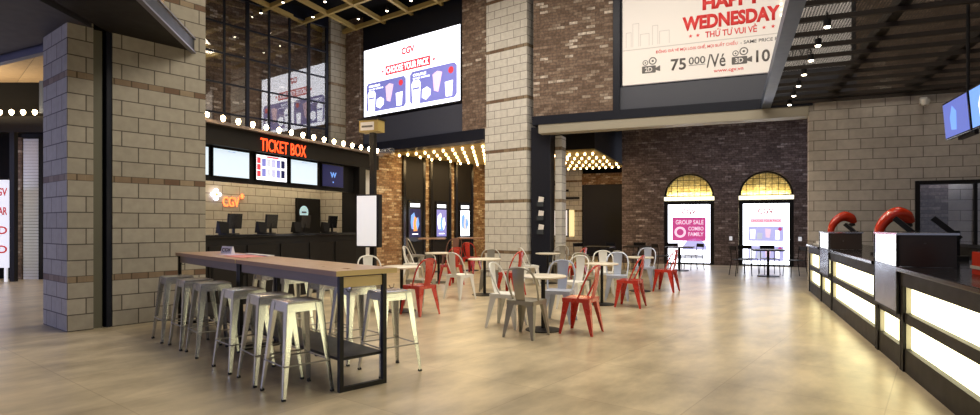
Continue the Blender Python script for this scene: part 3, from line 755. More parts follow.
# chain curtain fringe above the far marquee
# far screen stand, menu boards in the opening
o = thing('far_lightbox', 'white poster lightbox in the far opening behind the pillar', 'lightbox', 'R', -6.35, 22.2, 0)
MB().box(-.38, .38, 0, .12, .95, 2.05).build('case', 'black', o); MB().box(-.05, .05, .03, .09, 0, .95).build('post', 'black', o); MB().cyl(0, .06, 0, .03, .25).build('base', 'black', o)
decal([(-.34, 1.0), (.34, 1.0), (.34, 2.0), (-.34, 2.0)], 'display', 'e_light', o, -.001, .003)
for i, (a, b, z0, z1, y) in enumerate(((-7.75, -7.2, 3.25, 3.35, 25.7), (-7.5, -6.9, 2.95, 3.05, 25.7), (-7.3, -6.4, 2.6, 2.7, 25.7))):
    tag(MB().box(0, b-a, 0, .06, 0, z1-z0).build('hanging_sign', 'black'), ('topmost', 'middle', 'lowest')[i]+' small dark sign on the far pale wall', 'sign', f='R', x=a, y=y, z=z0)
tag(MB().box(0, .25, 0, .05, 0, 1.2).build('lit_panel', mat('warm_lit_panel', (.8, .7, .4), .5, emit=(1, .8, .4), es=.9)), 'narrow warm lit panel on far pale wall', 'panel', f='R', x=-6.9, y=25.74, z=.9)

# brochure holders on dark column
for k in range(3):
    z = 1.92-k*.36
    o = thing('brochure_holder', ('top', 'middle', 'bottom')[k]+' brochure holder on the dark column beside the pale pillar', 'holder', 'R', -4.60, 14.349, z)
    MB().box(-.09, .09, -.05, 0, -.02, .10).build('pocket', 'glass', o)
    s_ = MB().box(-.07, .07, -.035, -.02, 0, .24).build('brochure', 'paper', o); s_.rotation_euler = (.12, .18, 0)

# ------------------------------------------------------------------ sign post with light box and hanging sign
o = thing('sign_post', 'slim black post carrying a blank lightbox behind the bar table', 'sign post', 'W', -2.44, 12.0, 0, rot=-.35)
MB().cyl(0, 0, 0, .02, .28, 28).build('base_plate', 'black', o)
MB().box(-.055, .055, -.055, .055, .02, 3.34).build('post', 'black', o, .006)
MB().box(-.29, .25, -.2, -.056, .96, 2.05).build('case', 'black', o, .01)
decal([(-.26, .99), (.20, .99), (.20, 2.02), (-.26, 2.02)], 'blank_face', 'e_light', o, -.201, .003)
hs = thing('hanging_sign_box', 'small ochre framed sign box on top of the black post', 'sign', 'W', -2.44, 12.0, 3.35, rot=-.35)
MB().box(-.26, .20, -.13, .13, 0, .24).build('box', 'gold', hs, .01)
MB().box(-.28, .22, -.15, .15, .24, .28).build('cap', 'black', hs, .005)
decal([(-.22, .03), (.10, .03), (.10, .2), (-.22, .2)], 'sign_face', 'paper', hs, -.131, .003)
decal([(-.19, .09), (.07, .09), (.07, .13), (-.19, .13)], 'dark_line', 'ink_grey', hs, -.136, .002)
o = MB().tube([(-.0, 0, 0), (1.0, 0, 0)], .11, 20).build('duct', 'chrome', None, smooth=True); tag(o, 'short silver duct at the foot of the video wall', 'duct', f='Q', x=-5.9, y=-.25, z=3.72)
# end lamp of awning
o = thing('wall_lamp', 'pair of bright vertical lamps between the booth and the brick wall', 'lamp', 'W', -3.3, 15.6, 3.2)
MB().box(-.2, .2, 0, .04, -.3, .3).build('back_plate', 'black', o)
for sx in (-.1, .1): MB().tube([(sx, -.05, -.22), (sx, -.05, .22)], .045, 12).build('lamp_tube', 'e_bulb2', o, smooth=True)
point('wall_lamp_light', (-3.3, 15.4, 3.2), 40, (1, .8, .5), .15)

# ------------------------------------------------------------------ ceiling spots
def Zp(px, py, z): d = (z-1.42)*575/(225-py); return ((px-490)/575*d, d)
sp0 = None
def spotlight_body(label, x, y, z, group):
    global sp0
    if sp0 is None:
        o = thing('ceiling_spotlight', label, 'lamp', 'W', x, y, z, group=group)
        MB().cyl(0, 0, 0, .09, .045, 16).build('housing', 'black', o); MB().tube([(0, 0, .09), (0, 0, .19)], .01, 6).build('stem', 'black', o)
        MB().lathe([(0, -.02), (.028, -.015), (.038, 0), (0, 0)], 0, 0, 14).build('lens', 'e_spot', o); sp0 = o
        return o
    return dup(sp0, 'W', x, y, 0, label, group, z)
for px, py in ((283, 2.5), (261, 13), (325, 1.7), (313, 17), (358.5, 19), (387, 11), (411, 0.5)):
    x, y = Zp(px, py, 7.73); spotlight_body('black spotlight hanging from the ochre ceiling lattice', x, y, 7.73, 'spotlights on the ochre lattice')
for py in (23.5, 42.7, 57.9, 72.3, 83.9, 94, 103):
    # row at X=1.114 under the mesh
    u = (732+.472*(225-py)-490)/575; d = 1.114/(-.3875+.9219*u); y = (.9219+.3875*u)*d
    p = wpt('R', 1.114, y)
    spotlight_body('black spotlight in the row under the right mesh ceiling', p[0], p[1], 3.93, 'spotlights under the mesh ceiling')
    spot('mesh_spot', (p[0], p[1], 3.85), 26, (1, .85, .6), 75)

# ------------------------------------------------------------------ menu screens on the right
def menu(ynear, yfar, label, m_):
    o = thing('menu_screen', label, 'screen', 'C', -yfar, 2.5, 2.49); w_ = yfar-ynear
    b = MB().box(0, w_, 0, .06, 0, .46).build('bezel', 'blackgloss', o, .005); b.rotation_euler = (.08, 0, 0)
    d = decal([(.02, .02), (w_-.02, .02), (w_-.02, .44), (.02, .44)], 'display', m_, b, -.001, .003)
    decal([(w_*.3, .1), (w_*.5, .08), (w_*.55, .3), (w_*.4, .38), (w_*.28, .25)], 'picture', 'e_sky' if m_ == 'e_blue' else 'e_white', d, -.004, .002)
    MB().box(.15, w_-.15, .08, .12, -.02, .06).tube([(w_*.5, .1, .0), (w_*.5, .1, 1.58)], .02, 8).build('bracket', 'black', o)
    return o
menu(8.12, 8.95, 'violet blue menu screen hanging above the counter, the farther one', 'e_lilac' if False else 'e_blue')
menu(7.2, 8.07, 'blue menu screen cut by the right edge of the photo', 'e_sky')
o = thing('security_camera', 'small white dome camera on top of the right block wall', 'camera', 'R', 3.55, 14.0, 3.88)
MB().box(-.06, .06, -.02, .07, -.02, .1).build('mount', 'white', o, .01); MB().lathe([(0, -.1), (.06, -.07), (.085, 0), (.08, .04), (0, .05)], 0, -.09, 16).build('dome', 'white', o, smooth=True)

# ------------------------------------------------------------------ concession counter (C frame: x=-Y, y=X)
XF = 1.54
M['blacksatin'] = mat('black_satin', (.010, .008, .008), .5, spec=.2)
def counter(y0, y1, label, dep=1.0, top=True, topz=1.0):
    o = thing('concession_counter', label, 'counter', 'C', -y1, XF, 0); w_ = y1-y0
    MB().box(0, w_, .08, dep, .0, .96).build('body', 'black', o)
    MB().box(0, w_, 0, .08, 0, .225).build('plinth', 'blacksatin', o, .004)
    MB().box(0, w_, .0, .08, .475, .57).build('middle_rail', 'blacksatin', o, .004)
    MB().box(0, w_, -.02, .08, .83, .97).build('top_rail', 'blacksatin', o, .004)
    for z0, z1 in (((.225, .475), (.57, .83)) if w_ > 1.05 else ((.225, .475),)):
        MB().box(.06, w_-.06, .055, .078, z0, z1).build('lit_panel', 'e_warm', o)
        MB().box(.055, .065, .012, .055, z0, z1).build('reveal', 'cream', o); MB().box(w_-.065, w_-.055, .012, .055, z0, z1).build('reveal', 'cream', o)
    for a, b in ((0, .055), (w_-.055, w_)):
        MB().box(a, b, -.015, .078, .0, .475).box(a, b, -.015, .078, .475, .83).build('post', 'blacksatin', o, .003)
    if top: MB().box(-.0, w_, -.06 if w_ > 1.3 else 0.0, dep+.02, .97, 1.01).build('worktop', 'blackgloss', o, .006)
    return o
counter(3.2, 6.73, 'nearest long stretch of the glowing concession counter')
counter(6.75, 7.78, 'short glowing counter unit under the tall glass display case', top=True)
counter(7.80, 11.05, 'long middle stretch of the glowing concession counter')
counter(11.07, 12.26, 'short glowing counter unit under the small far display case')
counter(12.28, 14.03, 'farthest stretch of the glowing counter beside the block wall')
def display_case(y0, y1, h, dep, label):
    o = thing('display_case', label, 'display case', 'C', -y1, XF, 1.012); w_ = y1-y0; H = h-1.01
    m_ = MB()
    for a in (0, w_-.02):
        m_.box(a, a+.02, -.045, -.022, -.451, H)
    m_.box(0, w_, -.045, -.022, -.47, -.449).build('frame', 'black', o)
    MB().box(0, w_, -.045, dep, H, H+.02).build('top_edge', 'chrome', o)
    MB().box(.02, w_-.02, -.040, -.034, -.45, -.004).build('lower_pane', 'greymirror', o)
    MB().box(.02, w_-.02, -.040, -.034, 0.0, H).build('front_pane', 'winglass', o)
    MB().box(.02, w_-.02, -.030, -.025, 0.0, H).build('lit_back', 'e_white', o)
    MB().box(w_-.018, w_-.01, -.02, dep-.02, 0, H).build('side_panel', 'brownglass', o)
    MB().box(.02, w_-.02, .1, .14, 0.002, H-.02).build('inner_board', 'black', o)
    return o
M['greymirror'] = mat('grey_mirror', (.20, .22, .30), .2, .7)
M['brownglass'] = mat('smoked_panel', (.055, .04, .03), .25)
M['winglass2'] = M['winglass']
display_case(6.77, 7.76, 1.32, .46, 'tall glass display case on the counter with bright front')
display_case(11.1, 12.2, 1.28, .46, 'small far display case on the counter near the block wall')
def red_hood(x, y, s, label, rot=0):
    o = thing('red_hood', label, 'machine', 'C', -y, x, 1.01, rot=rot)
    pts = [(-.16, 0, .02), (-.18, 0, .2), (-.15, 0, .38), (-.05, 0, .52), (.08, 0, .58), (.2, 0, .54), (.27, 0, .45)]
    rr = [.045, .055, .065, .08, .10, .09, .045]; P2 = []; R2 = []
    for i in range(len(pts)-1):
        p0, p1, p2, p3 = (Vector(pts[max(0, min(len(pts)-1, i+k))]) for k in (-1, 0, 1, 2))
        for t_ in (0, .25, .5, .75):
            P2.append(.5*((2*p1)+(p2-p0)*t_+(2*p0-5*p1+4*p2-p3)*t_**2+(3*p1-p0-3*p2+p3)*t_**3)*s); R2.append((rr[i]*(1-t_)+rr[i+1]*t_)*s)
    P2.append(Vector(pts[-1])*s); R2.append(rr[-1]*s)
    MB().tube(P2, R2, 18).build('hood', 'redglossy', o, smooth=True)
    MB().cyl(-.16*s, 0, 0, .03, .11*s).build('base', 'black', o); MB().lathe([(0, .46*s), (.05*s, .44*s), (.06*s, .40*s), (0, .38*s)], .22*s, 0, 14).build('nozzle', 'black', o)
    return o
red_hood(1.95, 13.0, 1.0, 'glossy red curved hood at the far end of the counter', PI/2+.3)
red_hood(2.05, 9.55, .98, 'larger glossy red curved hood on the middle counter', PI/2+.3)
def pos(x, y, z, label, s=1, rot=0):
    o = thing('till_monitor', label, 'till', 'C', -y, x, z, rot=rot)
    MB().box(-.12*s, .12*s, -.12*s, .12*s, 0, .05*s).build('base', 'black', o, .006)
    m = MB().box(-.19*s, .19*s, -.03, .03, 0, .3*s).build('monitor', 'black', o, .008); m.location = (0, .06, .22*s); m.rotation_euler = (.8, 0, .0)
    MB().box(-.04, .04, .0, .06, .05*s, .3*s).build('stand', 'black', o)
    return o
pos(2.12, 12.55, 1.01, 'black tilted till monitor beside the far red hood', 1, -.22)
struct('wall_back_bar', MB().box(-14, -3, 3.6, 4.2, 0, 1.05), 'black', 'C')
pos(2.03, 8.4, 1.01, 'black tilted till monitor beside the larger red hood', 1.15, -.25)
pos(2.36, 8.2, 1.01, 'black tilted till monitor behind the tall display case', 1.15, -.25)
tag(MB().box(-.12, .12, .3, .36, 0, .30).box(-.02, .02, .2, .32, 0, .1).build('card_reader_box', 'white'), 'small white device beside the larger red hood', 'device', f='C', x=-9.15, y=1.75, z=1.01).scale = (.4, .4, .9)
o = thing('red_box', 'red printed snack carton on the nearest counter', 'box', 'C', -5.8, 1.92, 1.011)
MB().box(-.16, .16, -.08, .12, 0, .19).build('carton', 'redglossy', o, .005)
MB().box(-.165, .165, -.09, -.08, .05, .075).build('stripe', 'cream', o)
o = thing('counter_tray', 'pale low tray on the far counter beside small display', 'tray', 'C', -13.75, 1.75, 1.01)
MB().box(-.25, .25, -.15, .15, 0, .02).build('tray', 'white', o, .004); MB().box(-.2, .2, -.1, .1, .02, .07).build('napkins', 'paper', o)

# ------------------------------------------------------------------ corridor shop front far left
o = thing('bulb_rail', 'row of glowing bulbs on a dark rail in the far left corridor', 'light', 'W', -16, 14.8, 4.16)
MB().box(0, 5.6, 0, .12, -.35, .06).build('rail', 'black', o)
b = MB().lathe([(0, -.02), (.03, 0), (.055, .06), (.05, .1), (0, .13)], 0, 0, 12).build('bulb', 'e_bulb', o, smooth=True); b.location = (.1, -.02, .1)
for k in range(1, 19):
    c = b.copy(); C.objects.link(c); c.parent = o; c.location = (.1+k*.3, -.02, .1)
o = thing('roller_shutter', 'white roller shutter beside the brick pier far left', 'shutter', 'W', -12.19, 15.02, 0)
m_ = MB()
for k in range(46): m_.box(0, .42, 0, .03, k*.08, k*.08+.072)
m_.build('slats', 'shutter', o); MB().box(.42, .52, -.03, .1, 0, 3.7).build('jamb', 'black', o); MB().box(-.02, .52, -.03, .12, 3.7, 3.8).build('head', 'black', o)
MB().box(.53, 1.3, .02, .12, 0, 3.7).build('side_leaf', 'block_plain', o)
o = thing('corridor_poster', 'tall white standing price poster at the left edge', 'poster', 'W', -13.17, 14.4, 0)
MB().box(0, 1.15, 0, .05, .35, 2.55).box(.1, .16, .0, .05, 0, .35).box(1.0, 1.06, 0, .05, 0, .35).build('board', 'e_light', o)
MB().box(1.15, 1.27, -.02, .1, 0, 3.75).build('side_post', 'black', o)
for i, s_ in enumerate(('CGV', 'STAR', '2D', '3D')): text(s_, .68, 1.08, 2.15-.48*i, 2.35-.48*i, 'ink_red', o, -.001, .003, .02)
for x in (-11.75, -14.9):
    struct('trim_%d' % (22 if x > -12 else 23), MB().box(x-.05, x+.05, 15.05, 15.15, 4.35, 5.2), 'beam_blue')
p = (-13.5, 13.6); area('corridor_lamp', (p[0], p[1], 4.0), 3, 110, (1, .8, .5), rot=(PI, 0, 0), sy=1)
p = wpt('R', 4.1, 14.45); point('window_lamp', (p[0], p[1], 2.6), 8, (.8, .85, 1), .1)
area('corridor_blue_fill', (-13.5, 10.0, 3.9), 4, 260, (.62, .68, 1.0), sy=3)  # overhead fill added for the bluish cast on the far left

# ------------------------------------------------------------------ bar table
AT = math.atan2(-.724, .69)   # local x runs from the far end toward the near end
TD = Vector((-.69, .724)); TW = Vector((.724, .69)); TN = Vector((-1.291, 4.83))
def tpt(s, w_): v = TN+TD*s+TW*w_; return v.x, v.y
def bar_table(s0, label):
    x, y = tpt(s0, 0); o = thing('bar_table', label, 'table', 'W', x, y, 0, rot=AT)   # local -x = away, +y = width
    L_ = 2.29
    MB().box(-L_, -.003, 0, .61, .985, 1.03).build('tabletop', 'wood', o, .002); MB().box(-.003, 0, 0, .61, .985, 1.03).build('lit_end_edge', 'wood_yellow_lit', o)  # end strip added to carry the painted yellow light
    MB().box(-L_+.06, -.06, .045, .065, .89, .984).box(-L_+.06, -.06, .50, .52, .89, .984).build('apron', 'wood_apron', o)
    MB().box(-.035, -.015, .07, .46, .885, .975).build('end_apron', 'wood_yellow_lit', o); MB().box(-L_+.015, -L_+.035, .07, .46, .885, .975).build('end_apron', 'wood_yellow_lit', o)
    for xx in (-.04, -L_+.0):
        f = MB().box(xx, xx+.04, .03, .07, 0, .984).box(xx, xx+.04, .46, .50, 0, .984).box(xx, xx+.04, .07, .46, 0, .04).build('leg_frame', 'black', o, .002)
        for yy in (.05, .48):
            MB().tube([(xx+.02 + (.04 if xx > -1 else -.04), yy+.03, .88), (xx+.02+(.04 if xx > -1 else -.04), yy+.05, .85), (xx+.02+(.04 if xx > -1 else -.04), yy+.08, .86), (xx+.02+(.04 if xx > -1 else -.04), yy+.085, .89)], .004, 6).build('bag_hook', 'black', f)
    MB().box(-L_+.04, -.04, .05, .48, .26, .285).build('shelf', 'black', o)
    return o
bar_table(0, 'near half of the long wooden bar table on black frames')
bar_table(2.31, 'far half of the long wooden bar table beside the left block pillar')
# stools
def make_stool():
    o = thing('bar_stool', '', 'stool', 'W', 0, 0, 0)
    s = MB(); s.box(-.155, .155, -.155, .155, .765, .785); ob = s.build('seat', 'galv', o, .012, True)
    m_ = MB()
    for a in range(4):
        c_, s_ = math.cos(a*PI/2), math.sin(a*PI/2)
        def R(x, y, z): return (x*c_-y*s_, x*s_+y*c_, z)
        m_.hexa([R(-.158, -.158, .70), R(.158, -.158, .70), R(.158, -.153, .70), R(-.158, -.153, .70)], [R(-.15, -.152, .77), R(.15, -.152, .77), R(.15, -.147, .77), R(-.15, -.147, .77)])
    m_.build('skirt', 'galv', o)
    for sx, sy in ((-1, -1), (1, -1), (1, 1), (-1, 1)):
        m_ = MB(); t0, t1 = .158, .225; wt, wb = .068, .026; th = .005
        # two faces of a folded corner leg
        m_.hexa([(sx*t1, sy*t1, .012), (sx*(t1-wb), sy*t1, .012), (sx*(t1-wb), sy*(t1-th), .012), (sx*t1, sy*(t1-th), .012)],
                [(sx*t0, sy*t0, .765), (sx*(t0-wt), sy*t0, .765), (sx*(t0-wt), sy*(t0-th), .765), (sx*t0, sy*(t0-th), .765)])
        m_.hexa([(sx*t1, sy*t1, .012), (sx*(t1-th), sy*t1, .012), (sx*(t1-th), sy*(t1-wb), .012), (sx*t1, sy*(t1-wb), .012)],
                [(sx*t0, sy*t0, .765), (sx*(t0-th), sy*t0, .765), (sx*(t0-th), sy*(t0-wt), .765), (sx*t0, sy*(t0-wt), .765)])
        lg = m_.build('leg', 'galv', o)
        MB().box(min(sx*(t1+.003), sx*(t1-wb)), max(sx*(t1+.003), sx*(t1-wb)), min(sy*(t1+.003), sy*(t1-wb)), max(sy*(t1+.003), sy*(t1-wb)), 0, .018).build('foot_cap', 'rubber', lg)
    r_ = .202
    for (a, b) in (((-r_, -r_), (r_, -r_)), ((r_, -r_), (r_, r_)), ((r_, r_), (-r_, r_)), ((-r_, r_), (-r_, -r_))):
        MB().tube([(a[0], a[1], .27), (b[0], b[1], .27)], .007, 8).build('foot_rail', 'greychair', o, smooth=True)
    return o
stool0 = make_stool()
left = [(259.4, 391.1), (235.4, 378.6), (211.4, 366.8), (183.4, 352.6), (167.5, 345.4), (150.7, 338.7)]
def Gp(px, py): d = 816.5/(py-225); return (px-490)/575*d, d
lab = ['nearest silver bar stool on the pillar side of the table', 'second silver bar stool from the near end, pillar side', 'third silver bar stool from the near end, pillar side',
       'fourth silver bar stool from the near end, pillar side', 'fifth silver bar stool from the near end, pillar side', 'farthest silver bar stool, closest to the block pillar']
for i, (px, py) in enumerate(left):
    x, y = Gp(px, py); x += .319; y += .01
    rot = AT+random.uniform(-.06, .06)
    if i == 0: stool0.location = (x, y, 0); stool0.rotation_euler = (0, 0, AT); stool0['label'] = lab[0]; stool0['group'] = 'silver bar stools on the pillar side of the bar table'
    else: dup(stool0, 'W', x, y, rot, lab[i], 'silver bar stools on the pillar side of the bar table')
lab = ['nearest silver bar stool on the far side of the bar table', 'second silver bar stool on the far side of the bar table', 'third silver bar stool on the far side of the bar table',
       'fourth silver bar stool on the far side of the bar table', 'fifth silver bar stool on the far side of the bar table']
for i, s_ in enumerate((.36, 1.0, 1.62, 2.55, 3.2)):
    x, y = tpt(s_, .77); dup(stool0, 'W', x, y, AT+random.uniform(-.08, .08), lab[i], 'silver bar stools on the far side of the bar table')
# things on the bar table
def on_table(name, s_, w_, parts, label, cat, rot=0):
    x, y = tpt(s_, w_); o = thing(name, label, cat, 'W', x, y, 1.031, rot=AT+rot); parts(o); return o
x, y = tpt(3.75, .35)
def pc(o):
    MB().hexa([(-.13, -.03, 0), (.13, -.03, 0), (.13, .03, 0), (-.13, .03, 0)], [(-.13, -.004, .10), (.13, -.004, .10), (.13, .004, .10), (-.13, .004, .10)]).build('card', 'paper', o)
    text('CGV', -.1, .1, .025, .075, 'ink_grey', o, -.018, .006, .02)
on_table('table_card', 3.75, .42, pc, 'small folded white card with dark lettering on the far bar table', 'card', .2)
on_table('leaflet', 3.45, .38, lambda o: MB().box(-.2, .15, -.12, .12, 0, .003).build('sheet', 'paper_violet', o), 'lilac leaflet lying on the far bar table', 'leaflet', .1)
on_table('leaflet', 2.85, .32, lambda o: MB().box(-.3, .25, -.16, .16, 0, .003).build('sheet', 'paper_red', o), 'red leaflet lying on the far bar table', 'leaflet', 0)
on_table('paper_stack', 2.95, .56, lambda o: MB().box(-.45, .30, -.04, .04, 0, .012).build('sheets', 'paper', o), 'white papers along the back edge of the bar table', 'paper', 0)

# ------------------------------------------------------------------ cafe chairs and tables
def make_chair(m_, label):
    o = thing('cafe_chair', label, 'chair', 'W', 0, 0, 0)     # faces +y
    mb = MB(); g_ = []
    for j in range(7):
        row = []
        for i in range(7):
            x = (i-3)/3; y = (j-3)/3
            row.append((x*(.185 if j > 2 else .172), y*.18, .455-.012*(1-x*x)*(1-y*y)))
        g_.append(row)
    top = [[mb.bm.verts.new(p) for p in r] for r in g_]; bot = [[mb.bm.verts.new((p[0], p[1], p[2]-.006)) for p in r] for r in g_]
    for j in range(6):
        for i in range(6):
            mb.bm.faces.new((top[j][i], top[j][i+1], top[j+1][i+1], top[j+1][i])); mb.bm.faces.new((bot[j][i], bot[j+1][i], bot[j+1][i+1], bot[j][i+1]))
    mb.box(-.185, .185, .176, .181, .405, .455).box(-.172, .172, -.181, -.176, .405, .455)
    mb.box(-.185, -.18, -.18, .18, .405, .455).box(.18, .185, -.18, .18, .405, .455)
    mb.build('seat', m_, o, smooth=True)
    for sx, sy in ((-1, -1), (1, -1), (1, 1), (-1, 1)):
        lg = MB(); tx = .175; ty = .17; bx_ = .215; by_ = .215 if sy > 0 else .235; wt, wb, th = .10, .03, .006
        lg.hexa([(sx*bx_, sy*by_, 0), (sx*(bx_-wb), sy*by_, 0), (sx*(bx_-wb), sy*(by_-th), 0), (sx*bx_, sy*(by_-th), 0)],
                [(sx*tx, sy*ty, .45), (sx*(tx-wt), sy*ty, .45), (sx*(tx-wt), sy*(ty-th), .45), (sx*tx, sy*(ty-th), .45)])
        lg.hexa([(sx*bx_, sy*by_, 0), (sx*(bx_-th), sy*by_, 0), (sx*(bx_-th), sy*(by_-wb), 0), (sx*bx_, sy*(by_-wb), 0)],
                [(sx*tx, sy*ty, .45), (sx*(tx-th), sy*ty, .45), (sx*(tx-th), sy*(ty-wt), .45), (sx*tx, sy*(ty-wt), .45)])
        lg.build('leg', m_, o)
    pts = [(-.175, -.02, .44), (-.19, -.06, .52), (-.20, -.12, .66), (-.185, -.17, .77), (-.13, -.21, .84), (-.05, -.228, .862), (.05, -.228, .862), (.13, -.21, .84), (.185, -.17, .77), (.20, -.12, .66), (.19, -.06, .52), (.175, -.02, .44)]
    # smooth the hoop
    for _ in range(2):
        q = [pts[0]]
        for a, b in zip(pts, pts[1:]):
            q += [tuple(a[k]*.75+b[k]*.25 for k in range(3)), tuple(a[k]*.25+b[k]*.75 for k in range(3))]
        pts = q+[pts[-1]]
    MB().tube(pts, .0125, 8).build('back_frame', m_, o, smooth=True)
    gr = []
    for j in range(8):
        t_ = j/7; z = .44+t_*.42; w_ = .062+.024*t_; yy = -.165-.065*t_**1.0-.02*math.sin(PI*t_)
        gr.append([(i*w_, yy+.008*abs(i), z) for i in (-1, -.5, 0, .5, 1)])
    MB().sheet(gr, .004).build('backrest', m_, o, smooth=True)
    return o
protos = {}
def chair(col, x, y, face, label, group=None, scale=None):
    """face = direction the sitter looks, degrees from +x"""
    mats = {'red': 'red', 'white': 'white', 'grey': 'greychair', 'blue': 'bluechair', 'brown': 'brown'}
    rz = math.radians(face)-PI/2
    if col not in protos:
        o = make_chair(mats[col], label); protos[col] = o; o.location = (x, y, 0); o.rotation_euler = (0, 0, rz)
    else: o = dup(protos[col], 'W', x, y, rz, label)
    if scale: o.scale = (scale,)*3
    else: o.scale = (1.03,)*3
    if 'group' in o: del o['group']
    if group: o['group'] = group
    return o
def cafe_table(x, y, label, r=.31, h=.74, first=[None]):
    if first[0] is None:
        o = thing('cafe_table', label, 'table', 'W', x, y, 0)
        MB().lathe([(0, .71), (.30, .71), (.315, .72), (.315, .732), (.305, .74), (0, .74)], 0, 0, 40).build('tabletop', 'tabletop', o, smooth=True)
        MB().cyl(0, 0, .02, .71, .028, 16).build('pole', 'black', o, smooth=True)
        MB().lathe([(0, 0), (.24, 0), (.24, .012), (.05, .03), (0, .03)], 0, 0, 32).build('base', 'black', o, smooth=True)
        first[0] = o
    else: o = dup(first[0], 'W', x, y, 0, label)
    o.scale = (r/.31, r/.31, h/.74); return o
G1 = 'round cafe tables'
cafe_table(.72, 7.78, 'nearest round white cafe table in the middle of the hall')
cafe_table(-1.46, 9.5, 'round white cafe table just behind the near end of the bar table')
cafe_table(2.0, 10.28, 'round white cafe table between red and white chairs, second from the front', .29)
cafe_table(3.22, 12.35, 'round white cafe table at the right end of the chairs', .29)
cafe_table(-1.27, 14.2, 'round white cafe table left of the central pillar, before the posters', .33)
cafe_table(-.11, 11.7, 'round white cafe table in front of the pale central pillar', .33)
cafe_table(1.41, 14.0, 'round white cafe table right of the pale pillar base', .30)
chair('grey', .47, 7.36, 58, 'nearest grey metal cafe chair with its back to the bar table')
chair('red', 1.20, 7.60, 150, 'nearest red metal cafe chair at the front round table')
chair('white', .24, 8.05, -25, 'white metal cafe chair left of the front round table')
chair('blue', 1.02, 8.45, 250, 'pale blue grey metal chair behind the front round table')
chair('white', 1.42, 9.75, 230, 'white hooped metal chair behind the front table')
chair('grey', 1.78, 10.75, 290, 'dull grey metal chair left of the second table', None)
chair('red', 2.44, 10.02, 152, 'red metal cafe chair beside the second round table')
chair('blue', 2.42, 10.95, 255, 'pale blue metal chair behind the second round table')
chair('white', 2.30, 11.65, 262, 'white hooped metal chair farthest behind the second table')
chair('red', 3.78, 12.36, 146, 'rightmost red metal cafe chair in the hall')
chair('blue', 3.55, 13.15, 240, 'pale blue metal chair behind the rightmost table')
chair('grey', 2.80, 11.9, 35, 'grey metal chair left of the rightmost table')
chair('red', -1.12, 9.16, 140, 'red metal cafe chair beside the bar table end')
chair('grey', -1.22, 10.15, 235, 'grey hooped chair just behind the left red chair')
chair('white', -2.0, 9.75, -60, 'white hooped chair showing above the bar table corner')
chair('white', -1.92, 14.3, -10, 'white hooped chair left of the table before the posters')
chair('red', -.93, 13.75, 130, 'red chair at the table before the posters')
chair('white', -.58, 11.12, 50, 'white hooped chair left of the table before the pale pillar')
chair('red', .42, 11.62, 150, 'red metal chair in front of the pale pillar')
chair('grey', .0, 12.4, 265, 'grey chair behind the table before the pale pillar')
chair('white', .92, 13.6, 15, 'white hooped chair at the foot of the pale pillar')
chair('red', 2.02, 13.5, 150, 'red chair behind the white hooped one, right of the pillar')
chair('grey', 1.75, 14.6, 240, 'grey chair near the dark column right of the pillar')
# tall cafe set by the posters
def high_table(x, y, label):
    o = thing('high_table', label, 'table', 'W', x, y, 0)
    MB().box(-.4, .4, -.3, .3, .99, 1.03).build('tabletop', 'wood', o, .004); MB().cyl(0, 0, .02, .99, .03, 12).build('pole', 'black', o); MB().cyl(0, 0, 0, .02, .25, 24).build('base', 'black', o)
    return o
high_table(-1.75, 17.4, 'left high wooden table before the tall poster cases')
high_table(-.60, 17.9, 'right high wooden table before the tall poster cases')
chair('grey', -2.2, 17.0, 20, 'grey high backed chair below the left film poster', None, 1.2)
chair('brown', -1.12, 16.9, 120, 'brown chair between the two high tables', None, 1.2)
chair('red', -.55, 17.0, 60, 'red chair below the right film poster', None, 1.05)
chair('grey', .25, 17.5, 150, 'grey chair beside the right high table near the pillar', None, 1.15)
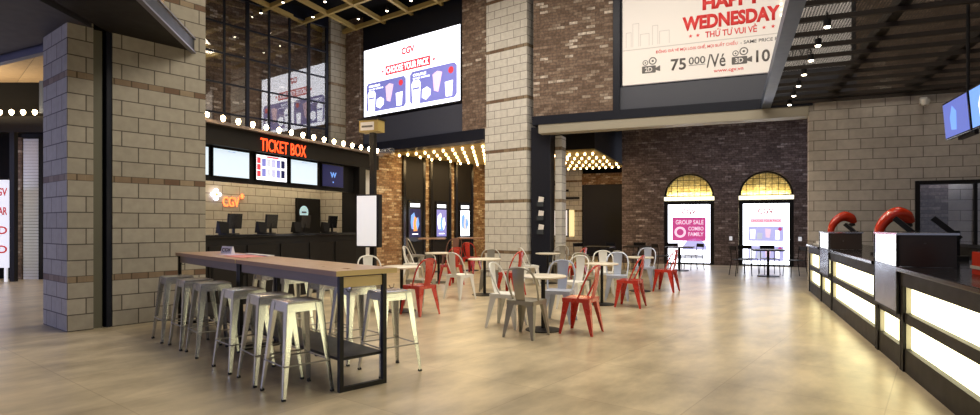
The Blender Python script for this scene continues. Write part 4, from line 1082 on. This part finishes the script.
# dim furniture in the far opening
def slim_chair(x, y, face, label, group=None):
    global slim0
    rz = math.radians(face)-PI/2
    if slim0 is None:
        o = thing('slim_chair', label, 'chair', 'W', x, y, 0, rot=rz)
        MB().box(-.2, .2, -.2, .2, .44, .46).build('seat', 'black', o, .004)
        for sx in (-1, 1):
            MB().tube([(sx*.19, .19, .44), (sx*.21, .22, 0)], .011, 8).build('leg', 'black', o, smooth=True)
            MB().tube([(sx*.19, -.22, .82), (sx*.19, -.18, .44), (sx*.21, -.24, 0)], .011, 8).build('leg', 'black', o, smooth=True)
        MB().box(-.2, .2, -.235, -.215, .72, .83).build('backrest', 'black', o, .004)
        slim0 = o; return o
    return dup(slim0, 'W', x, y, rz, label, group)
slim0 = None
def dark_table(x, y, label, w_=.42):
    o = thing('square_table', label, 'table', 'W', x, y, 0, rot=AR)
    MB().box(-w_, w_, -w_, w_, .71, .745).build('tabletop', 'black', o, .004); MB().cyl(0, 0, .02, .71, .035, 12).build('pole', 'black', o); MB().cyl(0, 0, 0, .02, .28, 24).build('base', 'black', o)
    return o
dark_table(5.90, 17.9, 'black square table before the left arch lightbox')
slim_chair(6.45, 18.2, 190, 'slim black chair right of the table before the left arch')
slim_chair(5.95, 18.65, 265, 'slim black chair behind the table before the left arch')
slim_chair(5.35, 17.95, 10, 'slim black chair left of the table before the left arch')
dark_table(7.69, 15.9, 'black square table before the right arch lightbox', .4)
slim_chair(7.02, 16.1, 0, 'slim black chair left of the table before the right arch')
slim_chair(8.35, 15.75, 180, 'slim black chair right of the table before the right arch')
slim_chair(7.45, 16.6, 270, 'slim black chair behind the table before the right arch, left one')
slim_chair(8.05, 16.55, 262, 'slim black chair behind the table before the right arch, right one')
dark_table(3.45, 18.2, 'black square table in the dim far opening, left one')
slim_chair(3.0, 18.7, 300, 'slim black chair in the dim opening by the left table')
dark_table(4.75, 18.4, 'black square table in the dim far opening, right one')
slim_chair(4.1, 18.9, 300, 'slim black chair in the dim opening between two tables')
slim_chair(5.0, 19.3, 250, 'slim black chair in the dim opening behind the right table')

# ------------------------------------------------------------------ lights belonging to the place
for px in range(5):
    p = wpt('T', 7.3+px*.9, 8.75); spot('booth_downlight', (p[0], p[1], 3.05), 45, (1, .82, .55), 120, rot=(.0, 0, 0))
for k in range(4):
    p = wpt('T', 6.9+k*1.2, 7.9); point('awning_bulb_light', (p[0], p[1], 3.35), 14, (1, .75, .42), .08)
